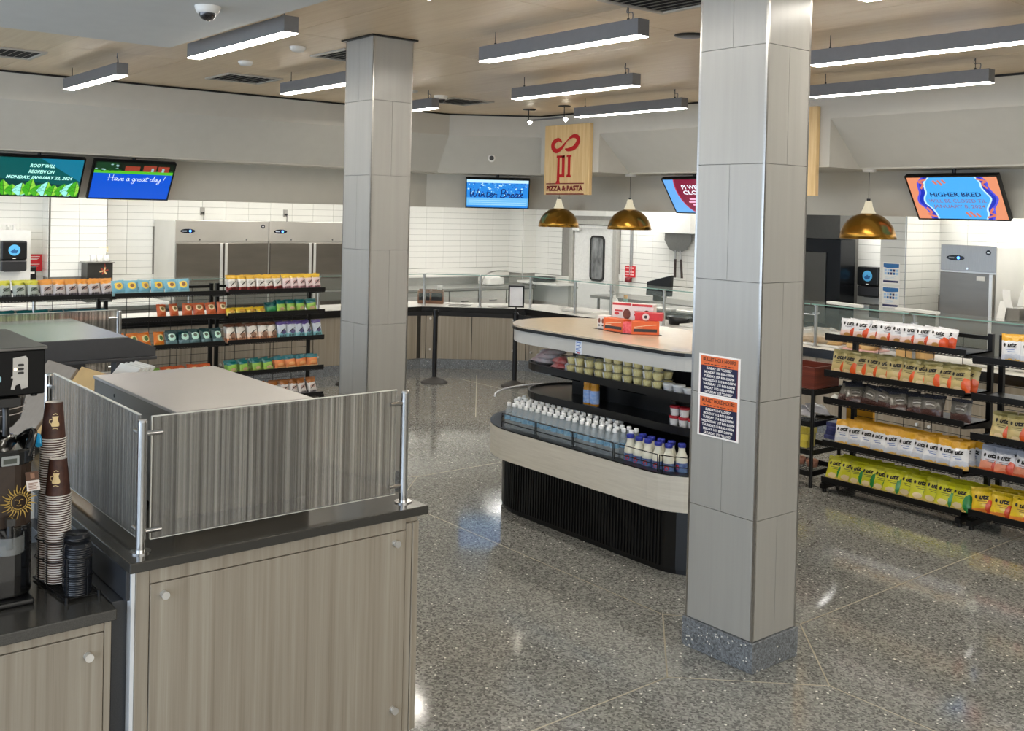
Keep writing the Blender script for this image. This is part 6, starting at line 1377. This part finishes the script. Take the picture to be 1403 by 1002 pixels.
def put_bag(key, rack, lx, ly, z, lean, yaw, label, group, roll=0.):
    look, mes, lm, w_, h_, t_ = BAGS[key]; loc, rz = rack
    o = bpy.data.objects.new('snack_bag', mes[RB.randrange(2)]); COL.objects.link(o)
    o.location = (loc[0]+lx*cos(rz)-ly*sin(rz), loc[1]+lx*sin(rz)+ly*cos(rz), z)
    o.rotation_euler = (Matrix.Rotation(rz+yaw, 3, 'Z') @ Matrix.Rotation(-lean, 3, 'X') @ Matrix.Rotation(roll, 3, 'Y')).to_euler()
    tag(o, label, 'snack bag', group)
    if lm: piece('lettering' if key[0] == 'R' and key != 'R3' else 'print', lm, o)
    return o
def bag_row(key, rack, zs, si, x0, dx, n, rows=2, tail='full rack', lean=.22, ly0=.05, mess=1., dy=.075, yaw0=.2):
    look = BAGS[key][0]; z = zs[si]-.034
    for r in range(rows):
        for i in range(n):
            lx = x0+dx*i+RB.uniform(-.008, .008)*mess+(.012*r); yaw = yaw0+RB.uniform(-.2, .2)*mess; rl = RB.uniform(-.10, .10)*mess
            lb = f'{look}, {ORD[i]} from left, {["front", "second", "third"][r]} row, {SH[si]} shelf, {tail}'
            put_bag(key, rack, lx, ly0+r*dy+RB.uniform(-.006, .01)*mess, z+(.003 if rl == 0 else .006)+.018*r*(rows > 1)*0, lean+RB.uniform(-.05, .08)*mess+.03*r, yaw, lb, f'{look}s on a {SH[si]} shelf', rl)
RA = ((-4.94, 7.45, 0), 0); RB2 = ((-3.68, 7.45, 0), 0)
bag_row('R1', RA, ZR1, 0, .20, .108, 8, 2, mess=1.4)
bag_row('R2', RA, ZR1, 1, .10, .105, 11, 2, mess=1.2)
bag_row('R3', RA, ZR1, 2, .18, .102, 8, 2, lean=.38, mess=2.4)
put_bag('R3', RA, 1.13, .10, ZR1[2]-.03, .2, .1, 'clear grey zip bag standing alone at the far end of the middle shelf', 'clear grey zip bags on a middle shelf')
bag_row('R4', RA, ZR1, 3, .16, .111, 10, 3, mess=1.0, lean=.30)
bag_row('R5', RA, ZR1, 4, .09, .108, 11, 3, mess=1.3, lean=.36)
OUT = 'cut-off rack'
bag_row('R4', RB2, ZR2, 0, .26, .135, 5, 1, OUT, mess=.7); bag_row('R8', RB2, ZR2, 1, .50, .14, 4, 1, OUT); bag_row('R2', RB2, ZR2, 2, .20, .135, 6, 2, OUT)
bag_row('R6', RB2, ZR2, 3, .12, .125, 6, 3, OUT, lean=.3); bag_row('R7', RB2, ZR2, 4, .10, .13, 6, 3, OUT, lean=.34)
LA, LB_, LC = ((-10.8, 4.745, 0), pi/2), ((-10.8, 3.50, 0), pi/2), ((-10.8, 2.255, 0), pi/2)
TA, TB, TC = 'column-end rack', 'middle rack', 'window-side rack'
bag_row('L1', LA, ZL_, 0, .08, .112, 6, 2, TA, mess=0.85); bag_row('L1b', LA, ZL_, 0, .755, .096, 5, 2, TA, mess=0.85)
bag_row('L2', LA, ZL_, 1, .06, .128, 4, 2, TA, lean=.5); bag_row('L3d', LA, ZL_, 1, .57, .12, 1, 2, TA); bag_row('L3', LA, ZL_, 1, .68, .13, 4, 2, TA, mess=1.19)
bag_row('L4', LA, ZL_, 2, .07, .128, 5, 2, TA, mess=0.85); bag_row('L5', LA, ZL_, 2, .70, .115, 5, 2, TA, mess=1.02)
bag_row('L3', LA, ZL_, 3, .09, .145, 4, 2, TA, mess=1.02); bag_row('L6', LA, ZL_, 3, .68, .14, 4, 2, TA, mess=0.85)
bag_row('L7', LA, ZL_, 4, .25, .122, 8, 2, TA, mess=1.02)
bag_row('L8', LB_, ZL_, 0, .06, .138, 6, 1, TB, mess=1.36); bag_row('L9', LB_, ZL_, 1, .52, .137, 6, 1, TB, mess=1.53)
bag_row('L10', LB_, ZL_, 2, .07, .14, 4, 1, TB, mess=1.19); bag_row('L11', LB_, ZL_, 2, .64, .128, 5, 2, TB, mess=0.85)
bag_row('L16', LB_, ZL_, 3, .12, .17, 3, 2, TB, lean=.5); bag_row('L15', LB_, ZL_, 3, .62, .14, 4, 2, TB, lean=.5)
bag_row('L13', LC, ZL_, 0, .09, .125, 4, 2, TC, mess=0.85); bag_row('L12', LC, ZL_, 0, .60, .118, 6, 2, TC, mess=0.85)
bag_row('L3', LC, ZL_, 1, .12, .15, 4, 2, TC, lean=.4); bag_row('L14', LC, ZL_, 1, .72, .14, 4, 2, TC, lean=.4)

# ------------------------------------------------------------------ small wire stand between the column and the rack
t = thing('wire_stand', 'small black wire stand with crate between column and snack rack', 'rack', (-5.35, 7.7, 0))
X0, X1, Y0, Y1 = -5.65, -5.055, 7.47, 7.88
for x in (X0, X1):
    for y in (Y0, Y1): MB().cyl((x, y, 0), (x, y, .84), .016, n=10).build('leg', M_rack, t)
for z in (.12, .30, .54, .81):
    m = MB().box(X0, Y0-.012, z-.025, X1, Y0, z+.02).box(X0, Y1, z-.025, X1, Y1+.012, z+.02).box(X0-.01, Y0, z-.025, X0, Y1, z+.02).box(X1, Y0, z-.025, X1+.01, Y1, z+.02)
    for i in range(12): y = Y0+(Y1-Y0)*i/11; m.tube([(X0, y, z-.02), (X1, y, z-.02)], .003, 5)
    for i in range(8): x = X0+(X1-X0)*i/7; m.tube([(x, Y0, z-.024), (x, Y1, z-.024)], .003, 5)
    m.build('shelf', M_rack, t)
M_mahog = wood_mat('crate_mahogany', [(84, 34, 24), (104, 44, 30), (122, 56, 38)], (3, 3, 40), .4)
t = thing('wooden_crate', 'open dark red wooden crate on top of the small wire stand', 'crate', (-5.35, 7.68, .835))
m = MB(); m.box(-5.62, 7.49, .835, -5.06, 7.86, .85).box(-5.62, 7.49, .85, -5.06, 7.51, 1.02).box(-5.62, 7.84, .85, -5.06, 7.86, 1.02); m.build('case', M_mahog, t, bevel=.002)
for x in (-5.62, -5.08): MB().box(x, 7.51, .85, x+.02, 7.84, 1.02).build('end_board', M_mahog, t, bevel=.002)
tag(MB().box(-5.08, 8.02, .28, -4.82, 8.05, .80).build('yellow_panel', pm('panel_yellow', (226, 164, 34), .5)), 'plain yellow board standing behind the small wire stand', 'board')
def packs(name, n, x, y, z, sx, sy, sz, mat, label, group, jx=.05, step=None):
    for k in range(n):
        o = MB().box(-sx/2, -sy/2, 0, sx/2, sy/2, sz).build(name, mat, bevel=.004); o.location = (x+RB.uniform(-jx, jx)*.4, y+RB.uniform(-.02, .02), z+k*(step or sz+.001)); o.rotation_euler = (0, 0, RB.uniform(-.15, .15)); tag(o, f'{label}, {ORD[k]} from the bottom', 'packet', group)
packs('tea_box', 3, -5.25, 7.62, .302, .17, .14, .06, pm('tea_yellow', (226, 206, 60), .45, c2=(226, 216, 150), ns=9), 'yellow carton on the small wire stand', 'yellow cartons on the wire stand')
packs('tea_box', 3, -5.44, 7.62, .302, .15, .14, .06, pm('tea_yellow', (226, 206, 60), .45), 'yellow carton deeper on the small wire stand', 'yellow cartons behind the column')
packs('blue_packet', 4, -4.985, 7.72, .408, .12, .15, .035, pm('packet_blue', (44, 50, 110), .35, c2=(90, 96, 150), ns=12), 'navy packet at the end of the fourth rack shelf', 'navy packets by the white snack bags')
for k in range(3): bag_soft('snack_pack', f'white pack heaped on the small wire stand, {ORD[k]} of three', 'snack pack', (-5.35+.1*k, 7.6+.04*k, .575+.03*k), .2, .16, .07, (.3, .2, .5*k), pm('pack_silver', (206, 206, 212), .3, coat=.4), 80+k, 'white packs on the wire stand')
for k, x in enumerate((-5.2, -5.33, -5.46)):
    o = MB().lathe([(.001, 0), (.045, 0), (.055, .05), (.05, .06), (.001, .065)], (x, 7.70, .122), 16).build('lidded_bowl', pm('bowl_pink', (206, 150, 128), .5)); tag(o, f'pinkish lidded bowl on the lowest stand shelf, {ORD[k]} from the snack rack', 'bowl', 'lidded bowls on the wire stand')
bag_soft('white_wrapper', 'white crumpled wrapper at the end of the middle rack shelf', 'wrapper', (-4.87, 7.55, .785), .10, .08, .05, (.2, .3, .4), M_paper, 91)
# notices on the nearer column
M_nv = pm('notice_navy', (22, 28, 62), .5); M_no = pm('notice_orange', (224, 106, 50), .5); M_ni = pm('notice_ink', (40, 20, 18), .6); M_nw = pm('notice_white', (244, 238, 232), .6, nz=.01); M_nr = pm('notice_maroon', (110, 40, 50), .55)
def hours(z, label, rows):
    t = thing('hours_notice', label, 'notice', (-3.384, 4.168, z-.107), group='hours notices on the nearer column')
    MB().box(-3.5195, 4.1665, z-.107, -3.2495, 4.1695, z+.107).build('sheet', M_nw, t)
    f = plane_fn((-3.3845, 4.1665, z), (1, 0, 0), (0, 0, 1)); m = MB()
    quad(m, f, -.122, .048, .122, .098, .0006, 0); quad(m, f, -.122, -.098, .122, .048, .0006, 1); quad(m, f, -.122, -.098, -.116, .048, .0009, 2); quad(m, f, .116, -.098, .122, .048, .0009, 2)
    m.build('panels', [M_no, M_nv, M_nr], t)
    m = MB(); put_text(m, 'BULLET HOLE HOURS', 0, .080, .026, .212, 0, .02, 0, .0013, f)
    for i in range(9): quad(m, f, -.10+i*.0225, .0545, -.084+i*.0225, .0585, .0012, 0)
    m.build('heading', M_ni, t)
    m = MB()
    for i, s in enumerate(rows): put_text(m, s, 0, .0345-i*.0205, .0175, .0115*len(s)*.72, 0, .03, 0, .0014, f)
    m.build('lettering', M_nw, t)
D_ = ['SUNDAY', 'MONDAY', 'TUESDAY', 'WEDNESDAY', 'THURSDAY', 'FRIDAY', 'SATURDAY']
def rows(d0): return [f'{d} 1/{d0+i:02d} ' + ('"CLOSED"' if i in (0, 6) else '8:00-2:00PM') for i, d in enumerate(D_)]
hours(1.459, 'upper orange and navy hours notice taped to the nearer column', rows(7)); hours(1.244, 'lower orange and navy hours notice taped to the nearer column', rows(14))
